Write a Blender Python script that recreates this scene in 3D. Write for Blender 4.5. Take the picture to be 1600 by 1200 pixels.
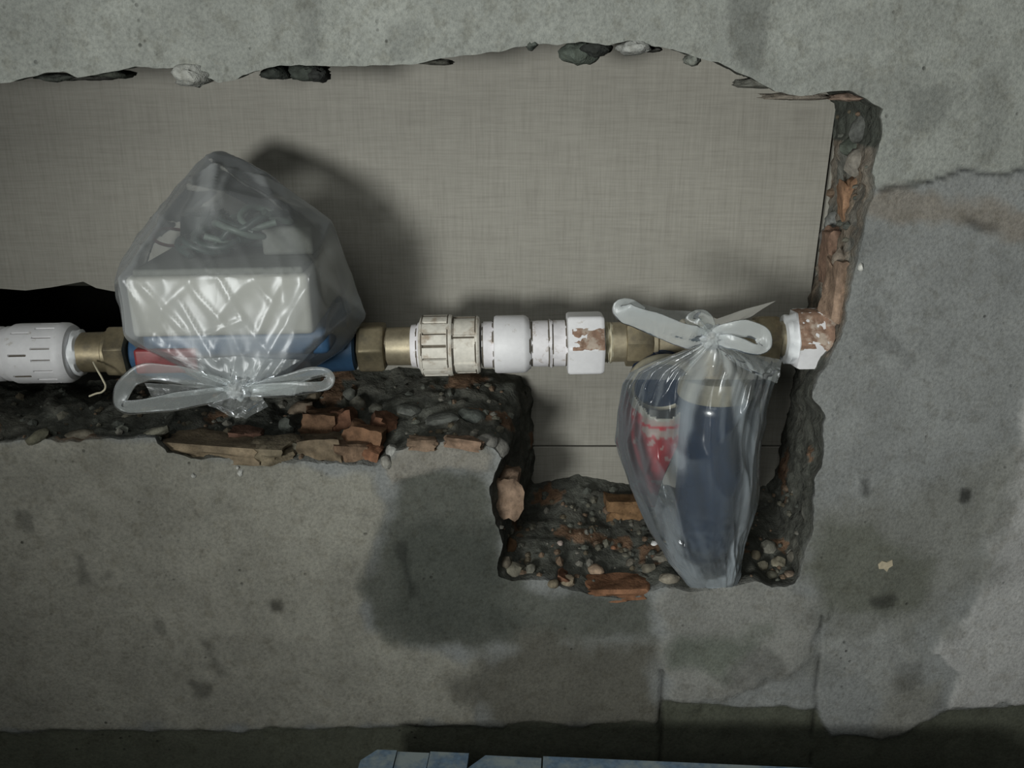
import bpy, bmesh, math, random
import numpy as np
from mathutils import Vector, Matrix, noise
from mathutils.bvhtree import BVHTree
from mathutils.geometry import delaunay_2d_cdt

random.seed(7)
for o in list(bpy.data.objects):
    bpy.data.objects.remove(o, do_unlink=True)
S = bpy.context.scene
COL = S.collection

# ------------------------------------------------------------------ camera, light, exposure
F, PITCH, D, ZC = 1500.0, math.radians(19.0), 0.62, 0.80
cam = bpy.data.cameras.new('camera')
cam.sensor_width = 36.0
cam.lens = 36.0 * F / 1600.0
cam.clip_start = 0.01
camo = bpy.data.objects.new('camera', cam)
COL.objects.link(camo)
camo.location = (0, -D, ZC)
camo.rotation_euler = (math.pi / 2 - PITCH, 0, 0)
S.camera = camo

S.view_settings.view_transform = 'Standard'
S.view_settings.look = 'None'
S.view_settings.gamma = 1.0
S.view_settings.exposure = 0.0
S.view_settings.use_curve_mapping = False

W = bpy.data.worlds.new('room_light')
S.world = W
W.use_nodes = True
W.node_tree.nodes['Background'].inputs[0].default_value = (0.90, 1.0, 0.88, 1)
W.node_tree.nodes['Background'].inputs[1].default_value = 0.034


def lamp(kind, name, loc, target, energy, color, **kw):
    l = bpy.data.lights.new(name, kind)
    l.energy = energy
    l.color = color
    for k, v in kw.items():
        setattr(l, k, v)
    o = bpy.data.objects.new(name, l)
    COL.objects.link(o)
    o.location = loc
    o.rotation_euler = (Vector(target) - Vector(loc)).to_track_quat('-Z', 'Y').to_euler()
    return o


lamp('SPOT', 'work_lamp', (-0.80, -1.75, ZC - 0.10), (0.26, 0, ZC + 0.05), 130.0, (0.98, 1.0, 0.965),
     shadow_soft_size=0.20, spot_size=math.radians(47), spot_blend=1.0)

lamp('AREA', 'overhead_fill', (-0.35, -1.55, ZC + 0.95), (0.12, 0, ZC - 0.05), 7.5, (0.97, 1.0, 0.97), shape='SQUARE', size=0.9)  # unseen soft fill from above, added to lift the bag film and ledge tops


# ------------------------------------------------------------------ helpers
CP, SP = math.cos(PITCH), math.sin(PITCH)


def ray(px, py):
    a, b = (px - 800) / F, (600 - py) / F
    return Vector((a, CP + b * SP, -SP + b * CP))


def P(px, py, Y):
    d = ray(px, py)
    t = (Y + D) / d.y
    return Vector((d.x * t, Y, ZC + d.z * t))


def proj(co):
    co = np.asarray(co, float)
    x, y, z = co[:, 0], co[:, 1] + D, co[:, 2] - ZC
    w = y * CP - z * SP
    u = z * CP + y * SP
    return 800 + F * x / w, 600 - F * u / w


def fb(x, y, z, octv=4, h=1.0):
    return noise.fractal(Vector((x, y, z)), h, 2.0, octv)


def sstep(a, b, x):
    t = np.clip((np.asarray(x, float) - a) / (b - a), 0, 1)
    return t * t * (3 - 2 * t)


def obj(name, verts, faces, mats, parent=None, smooth=True, col=None, midx=None):
    me = bpy.data.meshes.new(name)
    me.from_pydata([tuple(v) for v in verts], [], faces)
    if not isinstance(mats, (list, tuple)):
        mats = [mats]
    for m in mats:
        me.materials.append(m)
    if midx is not None:
        me.polygons.foreach_set('material_index', midx)
    if smooth:
        me.polygons.foreach_set('use_smooth', [True] * len(me.polygons))
    if col is not None:
        at = me.color_attributes.new('col', 'FLOAT_COLOR', 'POINT')
        c = np.ones((len(verts), 4), np.float32)
        c[:, :3] = col
        at.data.foreach_set('color', c.ravel())
    me.update()
    o = bpy.data.objects.new(name, me)
    COL.objects.link(o)
    if parent is not None:
        o.parent = parent
    return o


def from_bm(name, bm, mat, parent=None, smooth=True, angle=None):
    me = bpy.data.meshes.new(name)
    bm.normal_update()
    bm.to_mesh(me)
    bm.free()
    me.materials.append(mat)
    if smooth:
        me.polygons.foreach_set('use_smooth', [True] * len(me.polygons))
        if angle:
            me.set_sharp_from_angle(angle=math.radians(angle))
    o = bpy.data.objects.new(name, me)
    COL.objects.link(o)
    if parent is not None:
        o.parent = parent
    return o


def empty(name, loc, label, cat, rot=(0, 0, 0), group=None):
    o = bpy.data.objects.new(name, None)
    o.empty_display_size = 0.02
    COL.objects.link(o)
    o.location = loc
    o.rotation_euler = rot
    o['label'] = label
    o['category'] = cat
    if group:
        o['group'] = group
    return o


# ------------------------------------------------------------------ materials
def mat_new(name):
    m = bpy.data.materials.new(name)
    m.use_nodes = True
    nt = m.node_tree
    nt.nodes.clear()
    return m, nt


def N(nt, t, **kw):
    n = nt.nodes.new(t)
    for k, v in kw.items():
        if k.startswith('i_'):
            key = k[2:]
            n.inputs[int(key) if key.isdigit() else key.replace('_', ' ')].default_value = v
        else:
            setattr(n, k, v)
    return n


def ramp(nt, stops, fac):
    r = nt.nodes.new('ShaderNodeValToRGB')
    el = r.color_ramp.elements
    while len(el) < len(stops):
        el.new(0.5)
    for e, (p, c) in zip(el, stops):
        e.position = p
        e.color = (*c, 1) if len(c) == 3 else c
    nt.links.new(fac, r.inputs[0])
    return r


def mixc(nt, mode, fac, a, b):
    n = nt.nodes.new('ShaderNodeMix')
    n.data_type = 'RGBA'
    n.blend_type = mode
    for sock, v in ((n.inputs[0], fac), (n.inputs[6], a), (n.inputs[7], b)):
        if isinstance(v, (int, float)):
            sock.default_value = v
        elif isinstance(v, tuple):
            sock.default_value = (*v, 1)
        else:
            nt.links.new(v, sock)
    return n.outputs[2]


def finish(nt, bsdf):
    out = nt.nodes.new('ShaderNodeOutputMaterial')
    nt.links.new(bsdf, out.inputs[0])


def noise_tex(nt, co, scale, detail=4, rough=0.6):
    n = N(nt, 'ShaderNodeTexNoise')
    n.inputs['Scale'].default_value = scale
    n.inputs['Detail'].default_value = detail
    n.inputs['Roughness'].default_value = rough
    nt.links.new(co, n.inputs['Vector'])
    return n.outputs['Fac']


def mat_masonry(name, grain=420, pits=0.5, bump=0.35, vary=0.22, pit_scale=170):
    """Rough mineral surface: takes its own colour from the 'col' attribute and adds grain, specks and pits."""
    m, nt = mat_new(name)
    at = N(nt, 'ShaderNodeAttribute', attribute_name='col')
    co = N(nt, 'ShaderNodeTexCoord').outputs['Object']
    n1 = noise_tex(nt, co, 26, 6, 0.65)
    n2 = noise_tex(nt, co, grain, 3, 0.7)
    n3 = noise_tex(nt, co, 95, 5, 0.7)
    r1 = ramp(nt, [(0.30, (1 - vary,) * 3), (0.70, (1 + vary,) * 3)], n1)
    c = mixc(nt, 'MULTIPLY', 1.0, at.outputs['Color'], r1.outputs[0])
    r2 = ramp(nt, [(0.25, (0.70, 0.70, 0.70)), (0.5, (1, 1, 1)), (0.8, (1.30, 1.28, 1.26))], n2)
    c = mixc(nt, 'MULTIPLY', 0.95, c, r2.outputs[0])
    r3 = ramp(nt, [(0.36, (0.72, 0.70, 0.66)), (0.5, (1, 1, 1))], n3)
    c = mixc(nt, 'MULTIPLY', 0.6, c, r3.outputs[0])
    vo = N(nt, 'ShaderNodeTexVoronoi')
    vo.inputs['Scale'].default_value = pit_scale
    nt.links.new(co, vo.inputs['Vector'])
    big = noise_tex(nt, co, 33, 2, 0.5)
    rb = ramp(nt, [(0.60, (0, 0, 0)), (0.72, (1, 1, 1))], big)
    rp = ramp(nt, [(0.10, (1, 1, 1)), (0.24, (0, 0, 0))], vo.outputs['Distance'])
    pm = mixc(nt, 'MULTIPLY', 1.0, rp.outputs[0], rb.outputs[0])
    pm = mixc(nt, 'MULTIPLY', 1.0, pm, (pits, pits, pits))
    c = mixc(nt, 'MIX', pm, c, (0.022, 0.022, 0.018))
    bs = N(nt, 'ShaderNodeBsdfPrincipled')
    bs.inputs['Roughness'].default_value = 0.93
    bs.inputs['Specular IOR Level'].default_value = 0.2
    nt.links.new(c, bs.inputs['Base Color'])
    b1 = N(nt, 'ShaderNodeBump')
    b1.inputs['Strength'].default_value = bump
    b1.inputs['Distance'].default_value = 0.0012
    add = N(nt, 'ShaderNodeMath', operation='MULTIPLY_ADD')
    nt.links.new(n3, add.inputs[0])
    add.inputs[1].default_value = 1.6
    nt.links.new(n2, add.inputs[2])
    sub = N(nt, 'ShaderNodeMath', operation='MULTIPLY_ADD')
    nt.links.new(pm, sub.inputs[0])
    sub.inputs[1].default_value = -2.5
    nt.links.new(add.outputs[0], sub.inputs[2])
    nt.links.new(sub.outputs[0], b1.inputs['Height'])
    nt.links.new(b1.outputs[0], bs.inputs['Normal'])
    finish(nt, bs.outputs[0])
    return m


def mat_simple(name, color, rough=0.5, metal=0.0, spec=0.5, stain=None, stain_lo=0.52, stain_hi=0.62, scale=60, vary=0.15,
               bump=0.15, bscale=250, coat=0.0):
    m, nt = mat_new(name)
    co = N(nt, 'ShaderNodeTexCoord').outputs['Object']
    n1 = noise_tex(nt, co, scale, 6, 0.65)
    n2 = noise_tex(nt, co, bscale, 4, 0.6)
    r1 = ramp(nt, [(0.3, (1 - vary,) * 3), (0.7, (1 + vary,) * 3)], n2)
    c = mixc(nt, 'MULTIPLY', 1.0, tuple(color), r1.outputs[0])
    if stain:
        rs = ramp(nt, [(stain_lo, (0, 0, 0)), (stain_hi, (1, 1, 1))], n1)
        c = mixc(nt, 'MIX', rs.outputs[0], c, tuple(stain))
    bs = N(nt, 'ShaderNodeBsdfPrincipled')
    bs.inputs['Roughness'].default_value = rough
    bs.inputs['Metallic'].default_value = metal
    bs.inputs['Specular IOR Level'].default_value = spec
    bs.inputs['Coat Weight'].default_value = coat
    nt.links.new(c, bs.inputs['Base Color'])
    b = N(nt, 'ShaderNodeBump')
    b.inputs['Strength'].default_value = bump
    b.inputs['Distance'].default_value = 0.0006
    nt.links.new(n2, b.inputs['Height'])
    nt.links.new(b.outputs[0], bs.inputs['Normal'])
    finish(nt, bs.outputs[0])
    return m


def mat_film(name, opacity=0.2, edge=0.45, color=(0.62, 0.66, 0.68), rough=0.22, crease=0.5, cscale=70, ior=1.42, layered=False):
    m, nt = mat_new(name)
    co = N(nt, 'ShaderNodeTexCoord').outputs['Object']
    mp = N(nt, 'ShaderNodeMapping')
    mp.inputs['Scale'].default_value = (1.0, 1.0, 0.45)
    nt.links.new(co, mp.inputs[0])
    n1 = noise_tex(nt, mp.outputs[0], cscale, 3, 0.55)
    ab = N(nt, 'ShaderNodeMath', operation='SUBTRACT')
    nt.links.new(n1, ab.inputs[0])
    ab.inputs[1].default_value = 0.5
    ab2 = N(nt, 'ShaderNodeMath', operation='ABSOLUTE')
    nt.links.new(ab.outputs[0], ab2.inputs[0])
    n2 = noise_tex(nt, co, 520, 2, 0.5)
    hh = N(nt, 'ShaderNodeMath', operation='MULTIPLY_ADD')
    nt.links.new(n2, hh.inputs[0])
    hh.inputs[1].default_value = 0.012
    nt.links.new(ab2.outputs[0], hh.inputs[2])
    b = N(nt, 'ShaderNodeBump', invert=True)
    b.inputs['Strength'].default_value = crease
    b.inputs['Distance'].default_value = 0.004
    nt.links.new(hh.outputs[0], b.inputs['Height'])
    dif = N(nt, 'ShaderNodeBsdfDiffuse')
    dif.inputs[0].default_value = (*color, 1)
    trl = N(nt, 'ShaderNodeBsdfTranslucent')
    trl.inputs[0].default_value = (*color, 1)
    glo = N(nt, 'ShaderNodeBsdfGlossy')
    glo.inputs['Roughness'].default_value = rough
    glo.inputs['Color'].default_value = (0.95, 0.97, 1, 1)
    for n in (dif, glo):
        nt.links.new(b.outputs[0], n.inputs['Normal'])
    mx1 = N(nt, 'ShaderNodeMixShader')
    mx1.inputs[0].default_value = 0.35
    nt.links.new(dif.outputs[0], mx1.inputs[1])
    nt.links.new(trl.outputs[0], mx1.inputs[2])
    tr = N(nt, 'ShaderNodeBsdfTransparent')
    tr.inputs[0].default_value = (0.97, 0.98, 0.98, 1)
    lw = N(nt, 'ShaderNodeLayerWeight')
    lw.inputs['Blend'].default_value = 0.35
    op = N(nt, 'ShaderNodeMath', operation='MULTIPLY_ADD')
    nt.links.new(lw.outputs['Facing'], op.inputs[0])
    op.inputs[1].default_value = edge
    op.inputs[2].default_value = opacity
    op2 = N(nt, 'ShaderNodeMath', operation='ADD', use_clamp=True)
    nt.links.new(op.outputs[0], op2.inputs[0])
    op2.inputs[1].default_value = 0.0
    if layered:
        nt.links.new(N(nt, 'ShaderNodeAttribute', attribute_name='layers').outputs['Fac'], op2.inputs[1])
    mx2 = N(nt, 'ShaderNodeMixShader')
    nt.links.new(op2.outputs[0], mx2.inputs[0])
    nt.links.new(tr.outputs[0], mx2.inputs[1])
    nt.links.new(mx1.outputs[0], mx2.inputs[2])
    fr = N(nt, 'ShaderNodeFresnel')
    fr.inputs[0].default_value = ior
    nt.links.new(b.outputs[0], fr.inputs['Normal'])
    mx3 = N(nt, 'ShaderNodeMixShader')
    nt.links.new(fr.outputs[0], mx3.inputs[0])
    nt.links.new(mx2.outputs[0], mx3.inputs[1])
    nt.links.new(glo.outputs[0], mx3.inputs[2])
    finish(nt, mx3.outputs[0])
    return m


def mat_linen(name):
    """Glazed tile printed with a woven linen look: threads across and threads upright."""
    m, nt = mat_new(name)
    co = N(nt, 'ShaderNodeTexCoord').outputs['Object']

    def threads(sc, scale):
        mp = N(nt, 'ShaderNodeMapping')
        mp.inputs['Scale'].default_value = sc
        nt.links.new(co, mp.inputs[0])
        return noise_tex(nt, mp.outputs[0], scale, 3, 0.6)
    h = threads((0.05, 1, 1), 700)
    v = threads((1, 1, 0.05), 700)
    hb = threads((0.06, 1, 1), 160)
    vb = threads((1, 1, 0.06), 160)
    c = (0.262, 0.252, 0.220)
    for t, k in ((h, 0.55), (v, 0.55), (hb, 0.22), (vb, 0.22)):
        r = ramp(nt, [(0.3, (0.80, 0.79, 0.78)), (0.5, (1, 1, 1)), (0.72, (1.14, 1.14, 1.14))], t)
        c = mixc(nt, 'MULTIPLY', k, c, r.outputs[0])
    bs = N(nt, 'ShaderNodeBsdfPrincipled')
    bs.inputs['Roughness'].default_value = 0.62
    bs.inputs['Specular IOR Level'].default_value = 0.3
    nt.links.new(c, bs.inputs['Base Color'])
    finish(nt, bs.outputs[0])
    return m


M = {}
M['plaster'] = mat_masonry('plaster', pits=0.8, vary=0.13, bump=0.6)
M['mortar'] = mat_masonry('broken_mortar', grain=300, pits=0.9, bump=1.0, vary=0.35, pit_scale=120)
M['brick'] = mat_masonry('clay_brick', grain=300, pits=0.5, bump=0.6, vary=0.30)
M['tile'] = mat_linen('linen_tile')
M['tile_body'] = mat_simple('tile_body', (0.22, 0.20, 0.17), 0.9)
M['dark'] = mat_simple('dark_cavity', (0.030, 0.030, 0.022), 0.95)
M['white'] = mat_simple('white_pipe_plastic', (0.70, 0.68, 0.70), 0.5, stain=(0.36, 0.30, 0.25), stain_lo=0.57, stain_hi=0.68,
                        scale=110, vary=0.06)
M['white_clean'] = mat_simple('clean_white_plastic', (0.70, 0.695, 0.71), 0.5, stain=(0.42, 0.38, 0.33), stain_lo=0.62, stain_hi=0.74, scale=110,
                              vary=0.04)
M['white_dirty'] = mat_simple('soiled_white_plastic', (0.66, 0.63, 0.56), 0.55, stain=(0.36, 0.29, 0.22), stain_lo=0.52, stain_hi=0.68,
                              scale=90, vary=0.12)
M['groove'] = mat_simple('groove_dirt', (0.10, 0.085, 0.065), 0.9)
M['clay'] = mat_simple('brown_clay', (0.24, 0.150, 0.105), 0.9, stain=(0.40, 0.33, 0.27), stain_lo=0.5, stain_hi=0.62, scale=120, vary=0.3,
                       bump=0.9)
M['brass'] = mat_simple('dull_brass', (0.25, 0.21, 0.135), 0.46, metal=0.6, stain=(0.15, 0.13, 0.095), stain_lo=0.48, stain_hi=0.66, scale=70,
                        vary=0.15)
M['brass_bright'] = mat_simple('worn_brass', (0.37, 0.32, 0.225), 0.42, metal=0.6, stain=(0.22, 0.19, 0.135), stain_lo=0.55, stain_hi=0.7,
                               scale=60, vary=0.15)
M['hemp'] = mat_simple('sealing_hemp', (0.50, 0.46, 0.34), 0.9)
M['tape'] = mat_simple('white_thread_tape', (0.82, 0.84, 0.86), 0.5, vary=0.05)
M['film'] = mat_film('clear_bag_film', 0.17, 0.34, color=(0.76, 0.79, 0.80), rough=0.26, crease=0.10, cscale=30, ior=1.30, layered=True)
M['film_wrap'] = mat_film('creased_bag_film', 0.055, 0.46, color=(0.62, 0.69, 0.74), rough=0.22, crease=0.34, cscale=44, layered=True)
M['film_dense'] = mat_film('gathered_bag_film', 0.13, 0.42, color=(0.72, 0.76, 0.75), rough=0.28, crease=0.25, cscale=60, ior=1.32)
M['film_neck'] = mat_film('pleated_bag_film', 0.15, 0.50, color=(0.70, 0.74, 0.74), rough=0.20, crease=0.25, cscale=60, layered=True)
M['film_knot'] = mat_film('knotted_bag_film', 0.40, 0.40, color=(0.74, 0.77, 0.77), rough=0.30, crease=0.30, cscale=80, ior=1.33)
M['case'] = mat_simple('pale_grey_housing', (0.34, 0.335, 0.30), 0.55, vary=0.03, bump=0.05)
M['case_dark'] = mat_simple('grey_housing_top', (0.13, 0.135, 0.12), 0.7)
M['blue'] = mat_simple('blue_meter_paint', (0.032, 0.080, 0.155), 0.4, vary=0.1)
M['red'] = mat_simple('red_print', (0.19, 0.024, 0.027), 0.45, vary=0.15)
M['cable'] = mat_simple('dark_cable', (0.025, 0.040, 0.035), 0.45)
M['cable_grey'] = mat_simple('grey_green_cable', (0.10, 0.13, 0.11), 0.45)
M['navy'] = mat_simple('navy_filter_bowl', (0.006, 0.018, 0.046), 0.25, coat=0.2, vary=0.15)
M['cream'] = mat_simple('cream_ring', (0.27, 0.25, 0.19), 0.5)


def mat_sleeve():
    m, nt = mat_new('printed_sleeve')
    at = N(nt, 'ShaderNodeAttribute', attribute_name='col')
    bs = N(nt, 'ShaderNodeBsdfPrincipled')
    bs.inputs['Roughness'].default_value = 0.4
    nt.links.new(at.outputs['Color'], bs.inputs['Base Color'])
    finish(nt, bs.outputs[0])
    return m


M['sleeve'] = mat_sleeve()
M['carton'] = mat_simple('pale_blue_carton', (0.17, 0.255, 0.36), 0.7, stain=(0.36, 0.42, 0.43), stain_lo=0.44, stain_hi=0.60, scale=40, vary=0.25)
M['carton_dark'] = mat_simple('carton_inside', (0.05, 0.06, 0.07), 0.9)
M['floor'] = mat_simple('cement_floor', (0.12, 0.12, 0.105), 0.95, vary=0.3, bump=0.6)
M['flake'] = mat_simple('yellow_flake', (0.36, 0.31, 0.22), 0.9)

# ------------------------------------------------------------------ the wall with its broken-out opening
DEPTH = 0.112
# each entry: front edge (pixel, on the plaster face) and the matching back edge (pixel, at the back of the wall)
TOP = [(-520, 150), (-300, 142), (-120, 138), (0, 131), (40, 123), (70, 114), (100, 112), (122, 120), (150, 118), (180, 110), (212, 104),
       (245, 107), (290, 104), (320, 119), (342, 130), (372, 122), (402, 110), (440, 102), (512, 103), (560, 104), (640, 102), (690, 91),
       (740, 86), (790, 78), (830, 70), (870, 70), (910, 66), (952, 70), (980, 65), (1012, 68), (1050, 78), (1090, 89), (1120, 98),
       (1150, 112), (1185, 128), (1210, 142), (1250, 150), (1290, 144), (1325, 140), (1350, 154)]
RIGHT = [((1376, 170), (1308, 160)), ((1374, 200), (1305, 190)), ((1368, 235), (1302, 220)), ((1364, 270), (1300, 250)), ((1370, 292), (1297, 275)),
         ((1358, 320), (1294, 300)), ((1352, 350), (1290, 330)), ((1344, 385), (1284, 365)), ((1336, 420), (1277, 405)),
         ((1328, 455), (1270, 440)), ((1324, 490), (1264, 480)), ((1314, 530), (1255, 520)), ((1300, 560), (1248, 550)),
         ((1288, 578), (1243, 575)), ((1274, 592), (1238, 600)), ((1267, 622), (1233, 630)), ((1285, 636), (1230, 650)),
         ((1288, 664), (1226, 672)), ((1285, 692), (1222, 690)), ((1283, 733), (1218, 712)), ((1271, 750), (1216, 725)),
         ((1274, 772), (1214, 735)), ((1270, 800), (1212, 742)), ((1272, 826), (1209, 748)), ((1261, 853), (1206, 752)),
         ((1251, 884), (1204, 756)), ((1243, 912), (1200, 760)), ((1205, 916), (1180, 760)), ((1180, 906), (1160, 762)),
         ((1140, 916), (1130, 760)), ((1090, 922), (1090, 758)), ((1040, 915), (1050, 757)), ((1010, 926), (1020, 755)),
         ((985, 935), (1000, 753)), ((930, 933), (960, 751)), ((890, 920), (925, 746)), ((870, 910), (905, 744)),
         ((830, 905), (870, 750)), ((800, 908), (850, 752)), ((780, 900), (840, 752)), ((777, 880), (838, 745)),
         ((785, 850), (837, 730)), ((776, 822), (836, 715)), ((768, 790), (836, 700)), ((762, 760), (836, 685)),
         ((776, 735), (836, 665)), ((786, 716), (834, 640)), ((772, 700), (830, 610)), ((752, 692), (818, 585)),
         ((700, 686), (740, 574)), ((660, 690), (690, 572)), ((640, 698), (660, 572)), ((618, 704), (635, 572)), ((602, 718), (610, 572)),
         ((588, 732), (595, 572)), ((560, 725), (570, 572)), ((530, 728), (545, 574)), ((480, 722), (505, 576)), ((450, 726), (480, 578)),
         ((410, 722), (450, 580)), ((380, 717), (425, 582)), ((340, 712), (390, 585)), ((300, 715), (360, 588)), ((262, 706), (325, 590)),
         ((248, 690), (310, 592)), ((244, 681), (305, 594)), ((200, 685), (265, 596)), ((150, 683), (220, 597)), ((100, 690), (170, 598)),
         ((60, 685), (130, 598)), ((0, 691), (80, 600)), ((-120, 695), (-20, 602)), ((-300, 700), (-190, 604)), ((-520, 705), (-380, 606))]
front_px = list(TOP) + [r[0] for r in RIGHT]
back_w = []
for i, p in enumerate(TOP):
    w = P(p[0], p[1], 0)
    w2 = Vector((w.x * 1.0, DEPTH, w.z + 0.010))
    back_w.append(w2)
back_w += [P(r[1][0], r[1][1], DEPTH) for r in RIGHT]
front_w = [P(p[0], p[1], 0) for p in front_px]


def catmull(pts, closed=True, step=0.002):
    """Resamples a polyline of paired points: pts = list of (front, back); spacing measured on the front."""
    out = []
    n = len(pts)
    for i in range(n if closed else n - 1):
        a, b = pts[i], pts[(i + 1) % n]
        L = max((a[0] - b[0]).length, (a[1] - b[1]).length * 0.8)
        k = max(1, int(L / step))
        for j in range(k):
            t = j / k
            out.append((a[0].lerp(b[0], t), a[1].lerp(b[1], t)))
    return out


pairs = catmull(list(zip(front_w, back_w)), True, 0.0021)
NC = len(pairs)
fx = np.array([p[0].x for p in pairs])
fz = np.array([p[0].z for p in pairs])
bx = np.array([p[1].x for p in pairs])
bz = np.array([p[1].z for p in pairs])


def normals2(x, z):
    tx = np.roll(x, -3) - np.roll(x, 3)
    tz = np.roll(z, -3) - np.roll(z, 3)
    L = np.hypot(tx, tz) + 1e-9
    return -tz / L, tx / L


nx, nz = normals2(fx, fz)
pxs, pys = proj(np.stack([fx, 0 * fx, fz], 1))
rag = np.array([fb(x * 85, 3.1, z * 85, 4) for x, z in zip(fx, fz)])
amp = np.where(pys < 165, 0.0010, 0.0021)
fx = fx + nx * rag * amp
fz = fz + nz * rag * amp


def pip(x, z, polyx, polyz):
    x, z = np.asarray(x), np.asarray(z)
    inside = np.zeros(x.shape, bool)
    n = len(polyx)
    j = n - 1
    for i in range(n):
        xi, zi, xj, zj = polyx[i], polyz[i], polyx[j], polyz[j]
        c = ((zi > z) != (zj > z))
        with np.errstate(divide='ignore', invalid='ignore'):
            xc = (xj - xi) * (z - zi) / (zj - zi + 1e-15) + xi
        inside ^= c & (x < xc)
        j = i
    return inside


def sdist(px, py, poly):
    """signed distance in reference pixels, negative inside"""
    d = np.full(px.shape, 1e9)
    n = len(poly)
    for i in range(n):
        ax, ay = poly[i]
        bx_, by_ = poly[(i + 1) % n]
        vx, vy = bx_ - ax, by_ - ay
        t = np.clip(((px - ax) * vx + (py - ay) * vy) / (vx * vx + vy * vy + 1e-9), 0, 1)
        d = np.minimum(d, np.hypot(px - ax - t * vx, py - ay - t * vy))
    ins = pip(px, py, [p[0] for p in poly], [p[1] for p in poly])
    return np.where(ins, -d, d)


# patches of the plaster: outline on the wall, colour, edge softness, edge raggedness, thickness (m)
CEM = (0.188, 0.195, 0.190)
PATCH = [
    # pale upper plaster, over the top and down to the trowelled seam on the right
    ([(-900, -900), (2400, -900), (2400, 235), (1600, 258), (1560, 272), (1500, 262), (1450, 282), (1400, 292), (1340, 292), (1200, 250), (-900, 330)],
     (0.240, 0.250, 0.230), 5, 10, 0.0018),
    # brownish crumbly band below that seam
    ([(1330, 300), (1420, 312), (1500, 322), (1600, 330), (1700, 350), (1640, 372), (1560, 360), (1480, 352), (1400, 350), (1340, 330)],
     (0.175, 0.162, 0.142), 24, 26, 0.0),
    # beige lower-left plaster
    ([(-900, 680), (250, 680), (300, 715), (590, 735), (600, 800), (570, 900), (575, 980), (640, 1010), (760, 1040), (745, 1135), (400, 1140), (-900, 1150)],
     (0.225, 0.220, 0.190), 16, 18, 0.0010),
    # pale rough coat along the right border
    ([(2300, 560), (1600, 590), (1588, 640), (1596, 690), (1570, 730), (1545, 770), (1552, 800), (1530, 830), (1545, 880), (1530, 930), (1500, 975),
      (1440, 1020), (1500, 1050), (1480, 1105), (1620, 1098), (2300, 1080)],
     (0.300, 0.300, 0.292), 5, 14, 0.0022),
    # dark cement repair beside the notch
    ([(625, 742), (700, 732), (765, 744), (772, 800), (782, 880), (830, 910), (900, 930), (1010, 935), (1025, 1000), (960, 1005), (820, 1006), (640, 1008),
      (585, 985), (566, 920), (590, 850), (612, 800)], (0.088, 0.092, 0.080), 26, 16, -0.0008),
    ([(612, 830), (700, 800), (770, 830), (790, 920), (820, 990), (640, 996), (600, 960)], (0.060, 0.065, 0.056), 60, 20, 0.0),
    # pale lump of plaster capping the repair
    ([(600, 730), (622, 706), (662, 690), (752, 690), (772, 712), (762, 738), (700, 730), (640, 738), (612, 760)], (0.215, 0.205, 0.180), 12, 10, 0.0022),
    # brown stained area under the repair
    ([(820, 1000), (1030, 1000), (1036, 1150), (760, 1150), (700, 1060)], (0.098, 0.095, 0.080), 50, 26, 0.0),
    # grey cement daubed under the hanging bag
    ([(1032, 925), (1060, 905), (1240, 915), (1290, 940), (1285, 1000), (1240, 1040), (1150, 1090), (1060, 1100), (1036, 1080), (1034, 1000)],
     (0.200, 0.200, 0.185), 24, 22, 0.0022),
    ([(1050, 985), (1200, 985), (1205, 1020), (1130, 1050), (1050, 1040)], (0.120, 0.130, 0.110), 40, 25, 0.0),
    ([(1255, 820), (1600, 700), (1540, 900), (1430, 1040), (1270, 1040)], (0.160, 0.163, 0.150), 60, 40, 0.0),
    # darker soft-edged area right of the bag
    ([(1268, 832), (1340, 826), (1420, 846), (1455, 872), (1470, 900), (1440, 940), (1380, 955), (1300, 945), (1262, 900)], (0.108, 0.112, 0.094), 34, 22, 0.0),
    # pale wash on the lower right
    ([(1290, 990), (1400, 985), (1440, 1030), (1430, 1060), (1330, 1050), (1280, 1020)], (0.215, 0.22, 0.21), 26, 24, 0.0008),
    ([(1400, 1060), (1470, 1060), (1450, 1240), (1330, 1260)], (0.190, 0.190, 0.172), 26, 18, 0.0006),
    # bare lower band of the wall
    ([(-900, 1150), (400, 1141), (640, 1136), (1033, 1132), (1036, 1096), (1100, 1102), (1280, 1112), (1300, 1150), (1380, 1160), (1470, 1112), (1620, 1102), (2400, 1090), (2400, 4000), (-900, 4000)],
     (0.070, 0.074, 0.056), 8, 8, -0.0035),
]
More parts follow.
